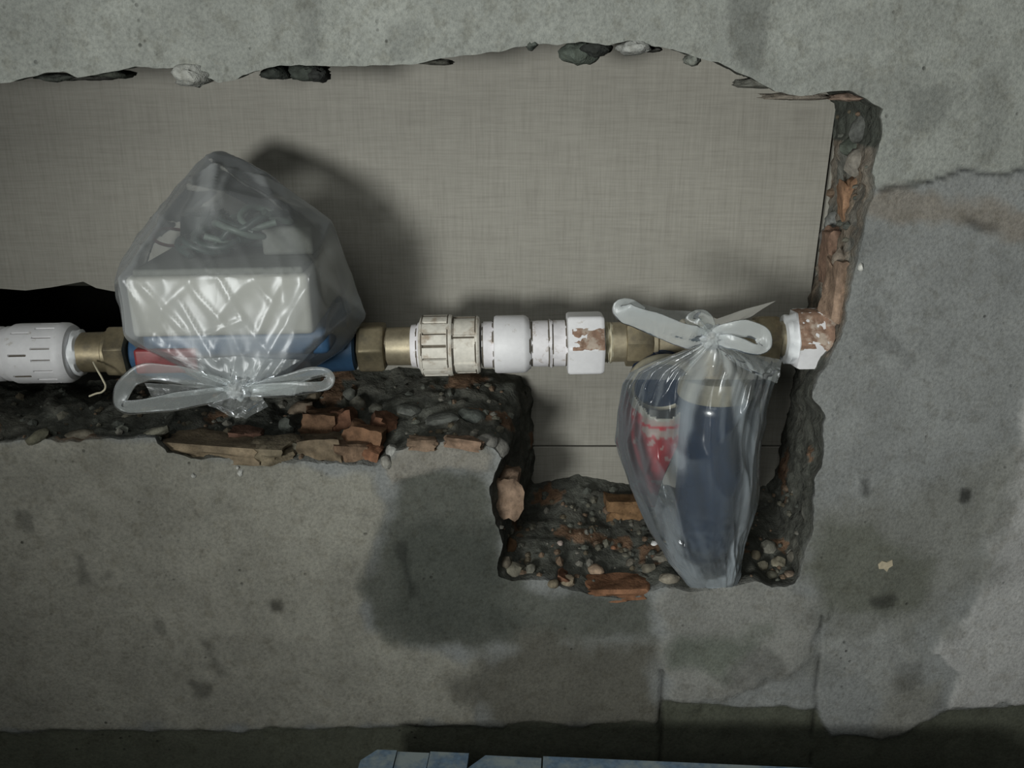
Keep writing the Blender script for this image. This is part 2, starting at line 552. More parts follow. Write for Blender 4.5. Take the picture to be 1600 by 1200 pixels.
# damp runs and small stains
STAIN = [([(1140, -60), (1200, -60), (1198, 60), (1180, 104), (1158, 102), (1140, 60)], 0.74), ([(1238, 40), (1262, 36), (1264, 76), (1246, 88)], 0.84),
         ([(1420, 145), (1475, 135), (1478, 190), (1450, 210), (1414, 205)], 0.78), ([(1535, 110), (1572, 100), (1575, 180), (1545, 255), (1530, 250)], 0.84),
         ([(420, 8), (446, 5), (440, 75), (424, 70)], 0.86), ([(466, -40), (500, -40), (496, 98), (470, 92)], 0.82), ([(598, 36), (660, 32), (655, 90), (610, 92)], 0.84),
         ([(300, 1065), (335, 1065), (325, 1090), (305, 1085)], 0.55), ([(312, 995), (330, 1000), (355, 1055), (340, 1060)], 0.66), ([(240, 960), (258, 965), (262, 990), (248, 985)], 0.7),
         ([(425, 943), (440, 943), (440, 953), (428, 953)], 0.4), ([(620, 850), (632, 848), (650, 930), (640, 935)], 0.55), ([(1360, 940), (1400, 935), (1396, 946), (1365, 950)], 0.5),
         ([(1380, 945), (1410, 1035), (1440, 1040), (1420, 1075), (1395, 1062)], 0.85),
         ([(115, 860), (130, 862), (140, 905), (128, 910)], 0.62), ([(160, 890), (182, 888), (178, 902), (160, 905)], 0.66),
         ([(30, 800), (50, 800), (52, 825), (34, 822)], 0.62), ([(1350, 528), (1390, 524), (1430, 560), (1420, 580), (1400, 552), (1352, 540)], 0.80),
         ([(1505, 770), (1512, 770), (1512, 780), (1505, 780)], 0.25), ([(1345, 750), (1356, 748), (1358, 775), (1348, 775)], 0.45), ([(1500, 335), (1520, 345), (1562, 352), (1560, 366), (1520, 358)], 0.6),
         ([(1120, 1060), (1200, 1000), (1225, 1040), (1180, 1085)], 0.75), ([(1370, 1055), (1440, 1030), (1445, 1062), (1400, 1080)], 0.80), ([(545, 800), (575, 798), (575, 808), (548, 808)], 0.6)]
GROOVE = [((1372, 296), (1452, 284), 5, 0.0008), ((1452, 284), (1505, 266), 4, 0.0006), ((1505, 266), (1560, 275), 4, 0.0006), ((1560, 275), (1640, 252), 4, 0.0006),
          ((1034, 1050), (1032, 1260), 4.5, 0.0035), ((1282, 960), (1268, 1200), 3.0, 0.0016)]


def wall_surface(x, z):
    """y offset and colour of the plaster face at (x, z)"""
    x = np.asarray(x)
    z = np.asarray(z)
    px, py = proj(np.stack([x, 0 * x, z], 1))
    n1 = np.array([fb(a * 30, 0.0, b * 30, 5) for a, b in zip(x, z)])
    n2 = np.array([fb(a * 30, 9.0, b * 30, 5) for a, b in zip(x, z)])
    lo = np.array([fb(a * 7, 4.0, b * 7, 3) for a, b in zip(x, z)])
    mid = np.array([fb(a * 60, 14.0, b * 60, 4) for a, b in zip(x, z)])
    col = np.tile(np.array(CEM), (len(x), 1))
    y = lo * 0.0022 + mid * 0.00035
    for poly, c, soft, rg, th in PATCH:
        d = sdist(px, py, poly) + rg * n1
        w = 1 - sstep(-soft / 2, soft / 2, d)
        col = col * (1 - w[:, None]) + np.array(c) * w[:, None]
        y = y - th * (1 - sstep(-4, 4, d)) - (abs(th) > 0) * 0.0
    for poly, k in STAIN:
        d = sdist(px, py, poly) + 9 * n2
        w = (1 - sstep(-4, 6, d)) * (1 - k)
        col = col * (1 - w[:, None])
    for a, b, wd, dep in GROOVE:
        d = np.abs(sdist(px, py, [a, b, (b[0] + 0.1, b[1])])) + 1.5 * n1
        w = 1 - sstep(wd * 0.4, wd, d)
        y = y + dep * w
        col = col * (1 - 0.55 * w[:, None])
    col = col * (1 + 0.13 * lo[:, None] + 0.10 * n2[:, None])
    return y, np.clip(col, 0.01, 1)


# --- plaster face
gx0, gx1, gz0, gz1 = -0.44, 0.46, 0.26, 0.88
st = 0.0025
xs = np.arange(gx0, gx1, st)
zs = np.arange(gz0, gz1, st)
X, Z = np.meshgrid(xs, zs)
X = X.ravel() + np.tile(0.0, X.size)
Z = Z.ravel()
cs = np.arange(-0.95, 0.9501, 0.03)
cz = np.arange(0.0, 1.5001, 0.03)
X2, Z2 = np.meshgrid(cs, cz)
X2, Z2 = X2.ravel(), Z2.ravel()
k = (X2 < gx0 - 0.012) | (X2 > gx1 + 0.012) | (Z2 < gz0 - 0.012) | (Z2 > gz1 + 0.012)
X = np.concatenate([X, X2[k]])
Z = np.concatenate([Z, Z2[k]])
near = np.zeros(X.shape, bool)
for a in range(0, len(X), 4000):
    seg = slice(a, a + 4000)
    d2 = (X[seg, None] - fx[None, ::1]) ** 2 + (Z[seg, None] - fz[None, ::1]) ** 2
    near[seg] = d2.min(1) < 0.0013 ** 2
keep = ~near & ~pip(X, Z, fx, fz)
X, Z = X[keep], Z[keep]
AX = np.concatenate([fx, X])
AZ = np.concatenate([fz, Z])
vc, ec, fc, _, _, _ = delaunay_2d_cdt([Vector((a, b)) for a, b in zip(AX, AZ)], [(i, (i + 1) % NC) for i in range(NC)], [], 0, 1e-7)
vx = np.array([v.x for v in vc])
vz = np.array([v.y for v in vc])
tri = np.array([f for f in fc if len(f) == 3])
cxm, czm = vx[tri].mean(1), vz[tri].mean(1)
tri = tri[~pip(cxm, czm, fx, fz)]
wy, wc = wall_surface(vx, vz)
e1x, e1z = vx[tri[:, 1]] - vx[tri[:, 0]], vz[tri[:, 1]] - vz[tri[:, 0]]
e2x, e2z = vx[tri[:, 2]] - vx[tri[:, 0]], vz[tri[:, 2]] - vz[tri[:, 0]]
flip = (e1x * e2z - e1z * e2x) < 0
tri[flip] = tri[flip][:, ::-1]
# --- broken reveals of the opening (soffit, jambs, ledge, notch)
fy, fcol = wall_surface(fx, fz)
ND = 40
bnx, bnz = normals2(fx, fz)
bnx, bnz = normals2(np.convolve(np.concatenate([fx[-12:], fx, fx[:12]]), np.ones(25) / 25, 'valid'),
                    np.convolve(np.concatenate([fz[-12:], fz, fz[:12]]), np.ones(25) / 25, 'valid'))
rv, rc = [], []
for j in range(ND + 1):
    t = j / ND
    tt = t ** 1.15
    X_ = fx * (1 - tt) + bx * tt
    Z_ = fz * (1 - tt) + bz * tt
    Y_ = fy * (1 - t) + (DEPTH + 0.006) * t
    env = min(1.0, t * 7) ** 0.8
    for i in range(NC):
        x, y, z = X_[i], Y_[i], Z_[i]
        big = fb(x * 24, y * 24, z * 24, 3)
        sm = 1 - abs(noise.noise(Vector((x * 70, y * 70, z * 70)))) * 2
        fi = fb(x * 160, y * 160, z * 160, 3)
        cell = noise.cell(Vector((x * 55 + big * 1.2, y * 60, z * 55)))
        a = 0.35 if pys[i] < 165 else 1.0
        d = env * a * (0.0045 * big + 0.0018 * (sm - 0.5) + 0.0012 * fi + 0.0012 * (cell - 0.5))
        rv.append((x - bnx[i] * d, y + env * 0.0015 * fi, z - bnz[i] * d))
        # colour: mortar with brick showing through in lumps
        b2 = fb(x * 18 + 5, y * 30, z * 18, 3)
        if b2 + 0.20 * cell > 0.52 and pys[i] > 165:
            c = (0.16, 0.10, 0.064)
        elif cell > 0.66:
            c = (0.105, 0.105, 0.090)
        else:
            c = (0.085, 0.088, 0.076)
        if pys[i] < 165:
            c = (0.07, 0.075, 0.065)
        if pxs[i] > 1240 and 165 < pys[i] < 560:
            q0 = max(0.0, min(1.0, 0.5 + 0.9 * b2 + 0.4 * (cell - 0.5)))
            c = tuple(u * (1 - q0) + v * q0 for u, v in zip((0.150, 0.150, 0.135), (0.235, 0.185, 0.140)))
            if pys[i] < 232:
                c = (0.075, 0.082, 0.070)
        kx = min(1.0, t * 16)
        kk = 0.9 + 0.2 * noise.cell(Vector((x * 130, y * 130, z * 130)))
        rc.append(tuple(fcol[i][q] * (1 - kx) + c[q] * kk * kx for q in range(3)))
nv0 = len(vx)
verts = [(a, b, c) for a, b, c in zip(vx, wy, vz)]
faces = [tuple(int(q) for q in t) for t in tri]
midx = [0] * len(faces)
for j in range(ND):
    for i in range(NC):
        a = nv0 + j * NC + i
        b = nv0 + j * NC + (i + 1) % NC
        faces.append((a, b, b + NC, a + NC))
        midx.append(1)
verts += rv
cols = np.concatenate([wc, np.array(rc)])
# --- outer edges so the wall is a slab, not a sheet
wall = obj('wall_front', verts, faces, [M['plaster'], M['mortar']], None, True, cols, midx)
wall['kind'] = 'structure'
BV = BVHTree.FromPolygons(verts, faces)


def hit(px, py):
    d = ray(px, py).normalized()
    loc, nrm, _, _ = BV.ray_cast(Vector((0, -D, ZC)), d)
    if loc is None:
        return None, None
    if nrm.dot(d) > 0:
        nrm = -nrm
    return loc, nrm


# ------------------------------------------------------------------ back of the opening: linen tiles on the far side, dark void at the left
TY = DEPTH + 0.001


def slab(name, poly, y0, y1, mat, parent, bev=0.0, smooth=False):
    bm = bmesh.new()
    vs = [bm.verts.new((p[0], y0, p[1])) for p in poly]
    f = bm.faces.new(vs)
    bm.normal_update()
    if f.normal.y > 0:
        f.normal_flip()
    ex = bmesh.ops.extrude_face_region(bm, geom=[f])
    nv = [g for g in ex['geom'] if isinstance(g, bmesh.types.BMVert)]
    bmesh.ops.translate(bm, verts=nv, vec=(0, y1 - y0, 0))
    bmesh.ops.recalc_face_normals(bm, faces=bm.faces)
    if bev:
        bmesh.ops.bevel(bm, geom=[e for e in bm.edges if abs(e.verts[0].co.y - y0) < 1e-6 and abs(e.verts[1].co.y - y0) < 1e-6], offset=bev,
                        segments=2, profile=0.5, affect='EDGES')
    bmesh.ops.triangulate(bm, faces=[f for f in bm.faces if len(f.verts) > 4])
    return from_bm(name, bm, mat, parent, smooth)


jz = P(900, 697, TY).z
hole = [(-560, 470), (-200, 452), (0, 451), (40, 454), (80, 449), (130, 440), (150, 450), (176, 455), (240, 462), (330, 480), (345, 560)]
hp = [P(a, b, TY) for a, b in hole]
rt, rb = P(1306, 165, TY), P(1264, 480, TY)
slope = (rt.x - rb.x) / (rt.z - rb.z)
rx = lambda z: rb.x + slope * (z - rb.z)
ztop, zbot = 0.98, 0.42
wb = bpy.data.meshes.new('wall_back')
bm = bmesh.new()
# backing mortar with the void, as one slab
lx = hp[0].x


def quad(bm, pts):
    bm.faces.new([bm.verts.new(p) for p in pts])


yb = TY + 0.010
hz, hxr, hzb = hp[2].z, hp[-1].x, P(0, 640, TY).z - 0.03
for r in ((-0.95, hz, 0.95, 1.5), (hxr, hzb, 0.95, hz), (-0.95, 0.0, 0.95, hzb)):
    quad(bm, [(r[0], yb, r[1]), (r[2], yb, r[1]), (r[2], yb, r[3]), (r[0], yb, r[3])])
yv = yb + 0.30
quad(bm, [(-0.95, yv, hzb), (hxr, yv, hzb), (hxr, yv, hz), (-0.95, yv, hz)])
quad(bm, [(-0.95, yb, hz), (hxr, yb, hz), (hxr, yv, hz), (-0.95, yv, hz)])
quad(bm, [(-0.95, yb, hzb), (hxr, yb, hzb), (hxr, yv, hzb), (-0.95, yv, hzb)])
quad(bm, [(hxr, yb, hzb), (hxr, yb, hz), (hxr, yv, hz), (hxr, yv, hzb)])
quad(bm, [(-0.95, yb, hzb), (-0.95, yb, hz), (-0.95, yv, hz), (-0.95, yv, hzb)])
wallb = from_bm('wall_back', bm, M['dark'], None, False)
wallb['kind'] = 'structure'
poly_up = [(lx, ztop), (rx(ztop), ztop), (rx(jz), jz + 0.0008)]
poly_up += [(hxr + 0.001, jz + 0.0008)] + [(p.x, p.z) for p in reversed(hp)]
slab('tile', poly_up, TY, TY + 0.009, M['tile'], wallb, 0.0)
zl = jz - 0.0008
x0 = P(836, 705, TY).x - 0.03
rxl = rx(zl)
slab('tile', [(x0, zl), (rxl, zl), (rx(zbot), zbot), (x0, zbot)], TY, TY + 0.009, M['tile'], wallb, 0.0008)
# neighbour tile past the upright joint
slab('tile', [(rx(ztop) + 0.003, ztop), (rx(ztop) + 0.2, ztop), (rx(zbot) + 0.2, zbot), (rx(zbot) + 0.003, zbot)], TY + 0.002, TY + 0.009, M['tile'], wallb, 0.0)

fl = bpy.data.meshes.new('floor')
floor = obj('floor', [(-2, -2.5, 0), (2, -2.5, 0), (2, 0.6, 0), (-2, 0.6, 0)], [(0, 1, 2, 3)], M['floor'], None, False)
floor['kind'] = 'structure'


# ------------------------------------------------------------------ broken bricks, stones and crumbs bedded in the reveals
def rock_mesh(name, size, kind='stone', seed=0, sub=2):
    bm = bmesh.new()
    if kind == 'brick':
        bmesh.ops.create_cube(bm, size=2.0)
        bmesh.ops.subdivide_edges(bm, edges=bm.edges[:], cuts=5, use_grid_fill=True)
    else:
        bmesh.ops.create_icosphere(bm, subdivisions=sub, radius=1.0)
    off = Vector((seed * 3.7, seed * 1.9, seed * 0.7))
    for v in bm.verts:
        c = v.co.copy()
        if kind == 'brick':
            m_ = max(abs(c.x), abs(c.y), abs(c.z))
            r = c.length
            c = c * (1 - 0.10 * max(0, r - 1.15))
            n = fb(*(c * 1.3 + off), 3)
            c = c * (1 + 0.20 * n + 0.06 * noise.noise(c * 4 + off))
            cut = noise.noise(c * 0.9 + off * 1.3)
            if cut > 0.10:
                c = c * (1 - 0.75 * (cut - 0.10))
        else:
            n = fb(*(c * 0.9 + off), 3)
            f = noise.noise(c * 1.6 + off)
            c = c * (1 + 0.30 * n + 0.12 * f)
            if sub > 2:
                c = c * (1 + 0.22 * noise.noise(c * 3.5 + off) + 0.10 * noise.noise(c * 8 + off))
        v.co = Vector((c.x * size[0], c.y * size[1], c.z * size[2]))
    bm.normal_update()
    return bm


def rock(name, px, py, w, h, dpt, colr, kind='stone', seed=0, sink=0.35, roll=0.0, parent=None, sub=2):
    """a fragment bedded where the line of sight through (px, py) meets the broken wall; w, h, dpt in mm"""
    loc, nrm = hit(px, py)
    if loc is None:
        return None
    bm = rock_mesh(name, (w / 2000, dpt / 2000, h / 2000), kind, seed, sub)
    me = bpy.data.meshes.new(name)
    bm.to_mesh(me)
    bm.free()
    at = me.color_attributes.new('col', 'FLOAT_COLOR', 'POINT')
    cc = np.ones((len(me.vertices), 4), np.float32)
    for i, v in enumerate(me.vertices):
        k = 0.80 + 0.55 * noise.noise(v.co * 200 + Vector((seed, 0, 0)))
        cc[i, :3] = np.array(colr) * max(0.5, k)
    at.data.foreach_set('color', cc.ravel())
    me.materials.append(M['brick'])
    me.polygons.foreach_set('use_smooth', [True] * len(me.polygons))
    me.set_sharp_from_angle(angle=math.radians(38))
    o = bpy.data.objects.new(name, me)
    COL.objects.link(o)
    o.parent = parent or wall
    ctr = loc - nrm * (min(h, dpt) / 2000 * (2 * sink - 1) * 0.8)
    o.location = ctr
    o.rotation_euler = (random.uniform(-0.15, 0.15), roll, random.uniform(-0.2, 0.2))
    return o


OR, OR2, PK, TAN, GR, WH = (0.21, 0.105, 0.062), (0.145, 0.074, 0.046), (0.27, 0.175, 0.125), (0.26, 0.215, 0.155), (0.155, 0.158, 0.14), (0.5, 0.5, 0.47)
DKO = (0.17, 0.10, 0.055)
BR = [
    # lower ledge, left to right
    ('brick', 335, 702, 80, 14, 34, (0.235, 0.185, 0.125), 0.28, 0.02), ('brick', 420, 706, 36, 14, 26, (0.215, 0.180, 0.125), 0.35, -0.03),
    ('brick', 385, 680, 22, 8, 16, (0.16, 0.09, 0.065), 0.5, 0.1), ('brick', 500, 664, 26, 20, 24, (0.165, 0.098, 0.06), 0.42, 0.1),
    ('brick', 535, 660, 20, 20, 22, OR2, 0.45, -0.2), ('brick', 572, 688, 28, 24, 24, (0.185, 0.105, 0.062), 0.5, 0.15), ('brick', 598, 668, 18, 18, 18, OR2, 0.45, 0.4),
    ('brick', 505, 700, 34, 20, 24, (0.16, 0.125, 0.085), 0.55, -0.1), ('brick', 548, 706, 24, 18, 20, (0.18, 0.12, 0.08), 0.55, 0.1),
    ('brick', 466, 700, 22, 16, 18, (0.165, 0.15, 0.115), 0.55, 0.1), ('brick', 582, 712, 12, 15, 12, OR, 0.5, 0.3),
    ('brick', 660, 692, 20, 8, 10, (0.24, 0.17, 0.12), 0.5, 0.0), ('brick', 725, 692, 26, 8, 10, (0.25, 0.17, 0.12), 0.5, 0.1),
    # notch
    ('brick', 786, 768, 23, 34, 26, (0.25, 0.175, 0.125), 0.45, 0.12), ('brick', 975, 790, 32, 17, 30, (0.21, 0.125, 0.065), 0.45, 0.0),
    ('brick', 962, 918, 46, 11, 22, (0.225, 0.115, 0.065), 0.5, -0.05), ('brick', 877, 905, 10, 10, 12, OR2, 0.45, 0.5),
    # right jamb, top to bottom
    ('brick', 1326, 312, 16, 30, 26, (0.29, 0.175, 0.108), 0.6, -0.12), ('brick', 1297, 402, 12, 40, 26, (0.225, 0.145, 0.105), 0.6, -0.1),
    ('brick', 1309, 450, 17, 40, 28, (0.29, 0.205, 0.150), 0.55, 0.05),
]
for i, (nm, px, py, w, h, d_, c, sk, rl) in enumerate(BR):
    rock('brick', px, py, w, h, d_, c, 'brick', i + 1, sk, rl)
ST = [(302, 743, 4, 4, 3, WH), (376, 738, 4, 6, 3, WH), (372, 730, 3, 3, 3, WH), (1344, 417, 4, 6, 4, WH), (930, 892, 13, 11, 10, (0.34, 0.25, 0.18)), (800, 893, 19, 15, 15, (0.17, 0.16, 0.125)), (830, 890, 9, 10, 9, (0.16, 0.155, 0.13)), (885, 908, 15, 10, 10, TAN),
      (865, 912, 8, 7, 8, (0.2, 0.17, 0.12)), (1022, 850, 5, 6, 5, (0.75, 0.75, 0.75)), (958, 856, 5, 4, 4, OR), (876, 849, 5, 5, 5, (0.36, 0.30, 0.27)), (1045, 905, 17, 9, 10, (0.25, 0.225, 0.18)),
      (1035, 872, 14, 12, 12, (0.19, 0.175, 0.145)), (1010, 890, 13, 9, 10, (0.17, 0.155, 0.12)), (985, 880, 9, 7, 8, (0.24, 0.22, 0.18)), (1200, 855, 13, 11, 10, (0.20, 0.195, 0.165)),
      (1216, 880, 12, 11, 10, (0.22, 0.20, 0.15)), (1190, 885, 10, 9, 9, (0.20, 0.185, 0.14)), (1235, 898, 9, 8, 8, (0.22, 0.17, 0.13)), (1205, 900, 9, 8, 8, (0.16, 0.155, 0.12)),
      (1180, 868, 9, 8, 8, (0.16, 0.14, 0.10)), (1238, 870, 9, 9, 8, (0.15, 0.14, 0.115)), (614, 706, 11, 12, 9, (0.33, 0.33, 0.31)), (604, 722, 8, 12, 8, (0.28, 0.27, 0.24)),
      (480, 690, 14, 10, 10, (0.26, 0.255, 0.23)), (448, 668, 14, 12, 12, (0.12, 0.13, 0.115)), (560, 632, 14, 12, 12, (0.15, 0.145, 0.12)), (545, 618, 12, 10, 10, (0.13, 0.135, 0.12)),
      (470, 640, 22, 13, 16, (0.17, 0.135, 0.10)), (490, 622, 14, 9, 12, (0.15, 0.125, 0.09)), (590, 640, 14, 10, 12, (0.12, 0.12, 0.10)), (640, 640, 22, 9, 18, (0.10, 0.105, 0.095)),
      (690, 655, 26, 9, 18, (0.105, 0.11, 0.10)), (740, 650, 22, 10, 18, (0.10, 0.11, 0.10)), (760, 690, 16, 12, 14, (0.17, 0.165, 0.15)), (782, 702, 12, 16, 12, (0.165, 0.16, 0.145)),
      (240, 678, 22, 9, 12, (0.17, 0.165, 0.13)), (130, 680, 26, 8, 12, (0.155, 0.14, 0.11)), (60, 682, 20, 8, 10, (0.13, 0.125, 0.09)), (795, 855, 12, 16, 12, DKO), (790, 880, 10, 9, 10, (0.15, 0.13, 0.10)),
      (1340, 255, 18, 20, 14, (0.20, 0.185, 0.16)), (1330, 230, 16, 14, 14, (0.10, 0.115, 0.095)), (1345, 200, 12, 24, 14, (0.13, 0.135, 0.125)), (1303, 345, 12, 18, 12, (0.20, 0.205, 0.195)),
      (1313, 408, 11, 16, 10, (0.22, 0.185, 0.15)), (1290, 375, 10, 16, 10, (0.16, 0.15, 0.14))]
for i, (px, py, w, h, d_, c) in enumerate(ST):
    rock('stone', px, py, w, h, d_, c, 'stone', i + 40, 0.5, random.uniform(-0.5, 0.5))
# mortar lumps hanging from the broken upper edge
for i, (px, py, Y, w, h, c) in enumerate([(905, 80, 0.030, 24, 14, (0.085, 0.10, 0.085)), (932, 76, 0.020, 20, 9, (0.03, 0.033, 0.03)), (432, 114, 0.02, 20, 9, (0.035, 0.04, 0.035)),
                                          (478, 112, 0.025, 30, 10, (0.045, 0.052, 0.045)), (498, 116, 0.02, 14, 9, (0.03, 0.032, 0.03)), (180, 116, 0.02, 26, 6, (0.055, 0.06, 0.05)),
                                          (150, 121, 0.02, 26, 4, (0.05, 0.05, 0.045)), (90, 121, 0.02, 28, 5, (0.06, 0.066, 0.058)), (300, 117, 0.004, 26, 13, (0.28, 0.285, 0.265)),
                                          (990, 74, 0.004, 20, 8, (0.27, 0.275, 0.26)), (1020, 77, 0.015, 12, 4, (0.05, 0.05, 0.045)), (1082, 93, 0.01, 10, 8, (0.17, 0.18, 0.16)),
                                          (1180, 131, 0.02, 30, 6, (0.12, 0.12, 0.105)), (830, 70, 0.008, 8, 6, (0.07, 0.08, 0.07)), (680, 97, 0.02, 24, 4, (0.07, 0.07, 0.06)),
                                          (1240, 151, 0.02, 40, 5, (0.17, 0.15, 0.125)), (1325, 152, 0.015, 24, 5, (0.19, 0.14, 0.11))]):
    bm = rock_mesh('stone', (w / 2000, 0.012, h / 2000), 'stone', i + 120, 3)
    me = bpy.data.meshes.new('mortar_lump')
    bm.to_mesh(me)
    bm.free()
    at = me.color_attributes.new('col', 'FLOAT_COLOR', 'POINT')
    cc = np.ones((len(me.vertices), 4), np.float32)
    cc[:, :3] = c
    at.data.foreach_set('color', cc.ravel())
    me.materials.append(M['mortar'])
    me.polygons.foreach_set('use_smooth', [True] * len(me.polygons))
    o = bpy.data.objects.new('mortar_lump', me)
    COL.objects.link(o)
    o.location = P(px, py, Y)
    o.parent = wall

# crumbs too small to single out: one piece of stuff
ico = bmesh.new()
bmesh.ops.create_icosphere(ico, subdivisions=1, radius=1.0)
iv = [v.co.copy() for v in ico.verts]
ifc = [tuple(v.index for v in f.verts) for f in ico.faces]
ico.free()
cv, cf, cc = [], [], []
zones = [((205, 600), (800, 720), 170), ((840, 760), (1250, 925), 240), ((1285, 170), (1360, 480), 30), ((0, 610), (250, 690), 60), ((775, 800), (835, 905), 50)]
pal = [(0.10, 0.105, 0.09), (0.13, 0.125, 0.10), (0.075, 0.08, 0.07), (0.14, 0.10, 0.07), (0.15, 0.145, 0.125), (0.10, 0.085, 0.06)]
for (a, b), (c, d_), n in zones:
    for _ in range(n):
        loc, nrm = hit(random.uniform(a, c), random.uniform(b, d_))
        if loc is None or loc.y < 0.004 or loc.y > DEPTH:
            continue
        r = random.uniform(0.0008, 0.0030) * random.choice((1, 1, 1.5))
        base = len(cv)
        sc = Vector((random.uniform(0.7, 1.3), random.uniform(0.7, 1.3), random.uniform(0.6, 1.1)))
        co = random.choice(pal)
        for v in iv:
            j = 1 + 0.25 * noise.noise(v * 1.7 + loc * 300)
            cv.append((loc.x + v.x * r * sc.x * j, loc.y + v.y * r * sc.y * j, loc.z + v.z * r * sc.z * j))
            cc.append(co)
        cf += [tuple(base + q for q in f) for f in ifc]
rub = obj('rubble_crumbs', cv, cf, M['brick'], wall, False, np.array(cc))
rub['kind'] = 'stuff'

# a curled flake of dry plaster stuck on the right side
loc, nrm = hit(1383, 883)
bm = bmesh.new()
pts = [(-6, 1), (-3, 4), (1, 3), (5, 5), (6, 0), (3, -2), (2, -6), (-1, -3), (-5, -3)]
f = bm.faces.new([bm.verts.new((p[0] * 0.0009, -0.0005 - 0.0003 * (i % 3), p[1] * 0.0009)) for i, p in enumerate(pts)])
ex = bmesh.ops.extrude_face_region(bm, geom=[f])
bmesh.ops.translate(bm, verts=[g for g in ex['geom'] if isinstance(g, bmesh.types.BMVert)], vec=(0, 0.0012, 0))
bmesh.ops.recalc_face_normals(bm, faces=bm.faces)
flk = from_bm('plaster_flake', bm, M['flake'], wall, False)
flk.location = loc

# ------------------------------------------------------------------ pipe run
PY = 0.040
A_, B_ = P(0, 553, PY), P(1300, 528, PY)
AXD = (B_ - A_).normalized()
TILT = -math.atan2(AXD.z, AXD.x)


def ax(px):
    """point of the pipe axis under picture column px"""
    lo_, hi_ = -1.0, 2.0
    for _ in range(50):
        mid_ = (lo_ + hi_) / 2
        q = A_.lerp(B_, mid_)
        if proj([q])[0][0] < px:
            lo_ = mid_
        else:
            hi_ = mid_
    return A_.lerp(B_, lo_)


MPX = (B_ - A_).length / 1300.0      # metres per picture pixel along the run


def axs(px, ref):
    return (ax(px) - ax(ref)).dot(AXD)


def lathe(name, ref, prof, mat, parent, seg=96, rf=None, rings=(), sharp=32, dy=0.0, dz=0.0, mats=None, mf=None):
    """prof: (px column, radius in px); rf(theta, px, r) -> radius in px; revolved about the pipe axis"""
    vs, fs, mi = [], [], []
    if rings:
        px_, r_ = [q[0] for q in prof], [q[1] for q in prof]
        extra = [(x_, float(np.interp(x_, px_, r_))) for g in rings for x_ in (g - 1.5, g - 0.3, g + 1.0) if px_[0] < x_ < px_[-1]]
        prof = sorted(set(list(prof) + extra))
        mf0 = mf
        mats = mats or [mat, M['groove']]

        def mf(th, px):
            for g in rings:
                w_ = 1.5 * (0.5 + noise.noise(Vector((math.cos(th) * 2.2, math.sin(th) * 2.2, g))))
                if abs(px - g + 0.2) < w_:
                    return 1
            return mf0(th, px) if mf0 else 0
    n = len(prof)
    for (px, r) in prof:
        x = axs(px, ref)
        for s in range(seg):
            th = 2 * math.pi * s / seg
            rr = rf(th, px, r) if rf else r
            vs.append((x, dy + math.cos(th) * rr * MPX, dz + math.sin(th) * rr * MPX))
    for j in range(n - 1):
        for s in range(seg):
            a, b = j * seg + s, j * seg + (s + 1) % seg
            fs.append((a, b, b + seg, a + seg))
            mi.append(mf((s + 0.5) / seg * 2 * math.pi, (prof[j][0] + prof[j + 1][0]) / 2) if mf else 0)
    fs.append(tuple(range(seg)))
    fs.append(tuple(reversed(range((n - 1) * seg, n * seg))))
    mi += [0, 0]
    o = obj(name, vs, fs, mats or mat, parent, True, None, mi)
    o.data.set_sharp_from_angle(angle=math.radians(sharp))
    return o


def hexr(k=6, rot=0.0, soft=0.93):
    def f(th, px, r):
        a = (th + rot) % (2 * math.pi / k) - math.pi / k
        return min(r, r * soft * math.cos(math.pi / k) / math.cos(a) / soft * 1.0)
    return f


def ribs(n, depth, duty, x0, x1, rot=0.0):
    def f(th, px, r):
        if x0 <= px <= x1:
            ph = ((th + rot) / (2 * math.pi) * n) % 1.0
            if ph < duty:
                return r - depth
        return r
    return f


def fitting(name, ref, label, cat, group=None):
    return empty(name, ax(ref), label, cat, (0, TILT, 0), group)


GP = None
# far-left pipe end and union
t = fitting('pipe_socket', -40, 'white plastic pipe socket cut off by the left edge of the photo', 'pipe fitting')
lathe('pipe', -40, [(-480, 30), (-90, 30)], M['white_clean'], t)
lathe('socket', -40, [(-110, 34), (-108, 43), (-30, 43), (6, 43), (11, 41), (13, 36)], M['white_clean'], t)

t = fitting('union_nut', 70, 'large clean white plastic union nut with short grooves, farthest left whole fitting', 'pipe fitting')
gm = lambda th, px: 0
lathe('collar', 70, [(8, 30), (10, 40), (16, 43), (24, 43), (28, 40)], M['white_clean'], t)
lathe('nut_body', 70, [(21, 36), (23, 43), (30, 46.5), (36, 47), (37, 47), (63, 47), (64, 47), (70, 47), (71, 47), (99, 47), (100, 47.5), (110, 47), (117, 43), (119, 36), (119, 27)],
      None, t, 240, lambda th, px, r: r - 2.4 if (37 <= px <= 63 and ((th / (2 * math.pi) * 8 + 0.3) % 1) < 0.05) or (71 <= px <= 99 and ((th / (2 * math.pi) * 16 + 0.15) % 1) < 0.10) else r,
      mats=[M['white_clean'], M['groove']],
      mf=lambda th, px: 1 if (37 <= px <= 63 and ((th / (2 * math.pi) * 8 + 0.3) % 1) < 0.05) or (71 <= px <= 99 and ((th / (2 * math.pi) * 16 + 0.15) % 1) < 0.07) else 0)
tp = lathe('thread_tape', 70, [(117, 25), (119, 34), (123, 36), (128, 35), (131, 30), (132, 24)], M['tape'], t, 64,
           lambda th, px, r: r + 1.8 * math.sin(th * 5 + px))
tp['label'] = 'white thread tape bulging out of the nut'

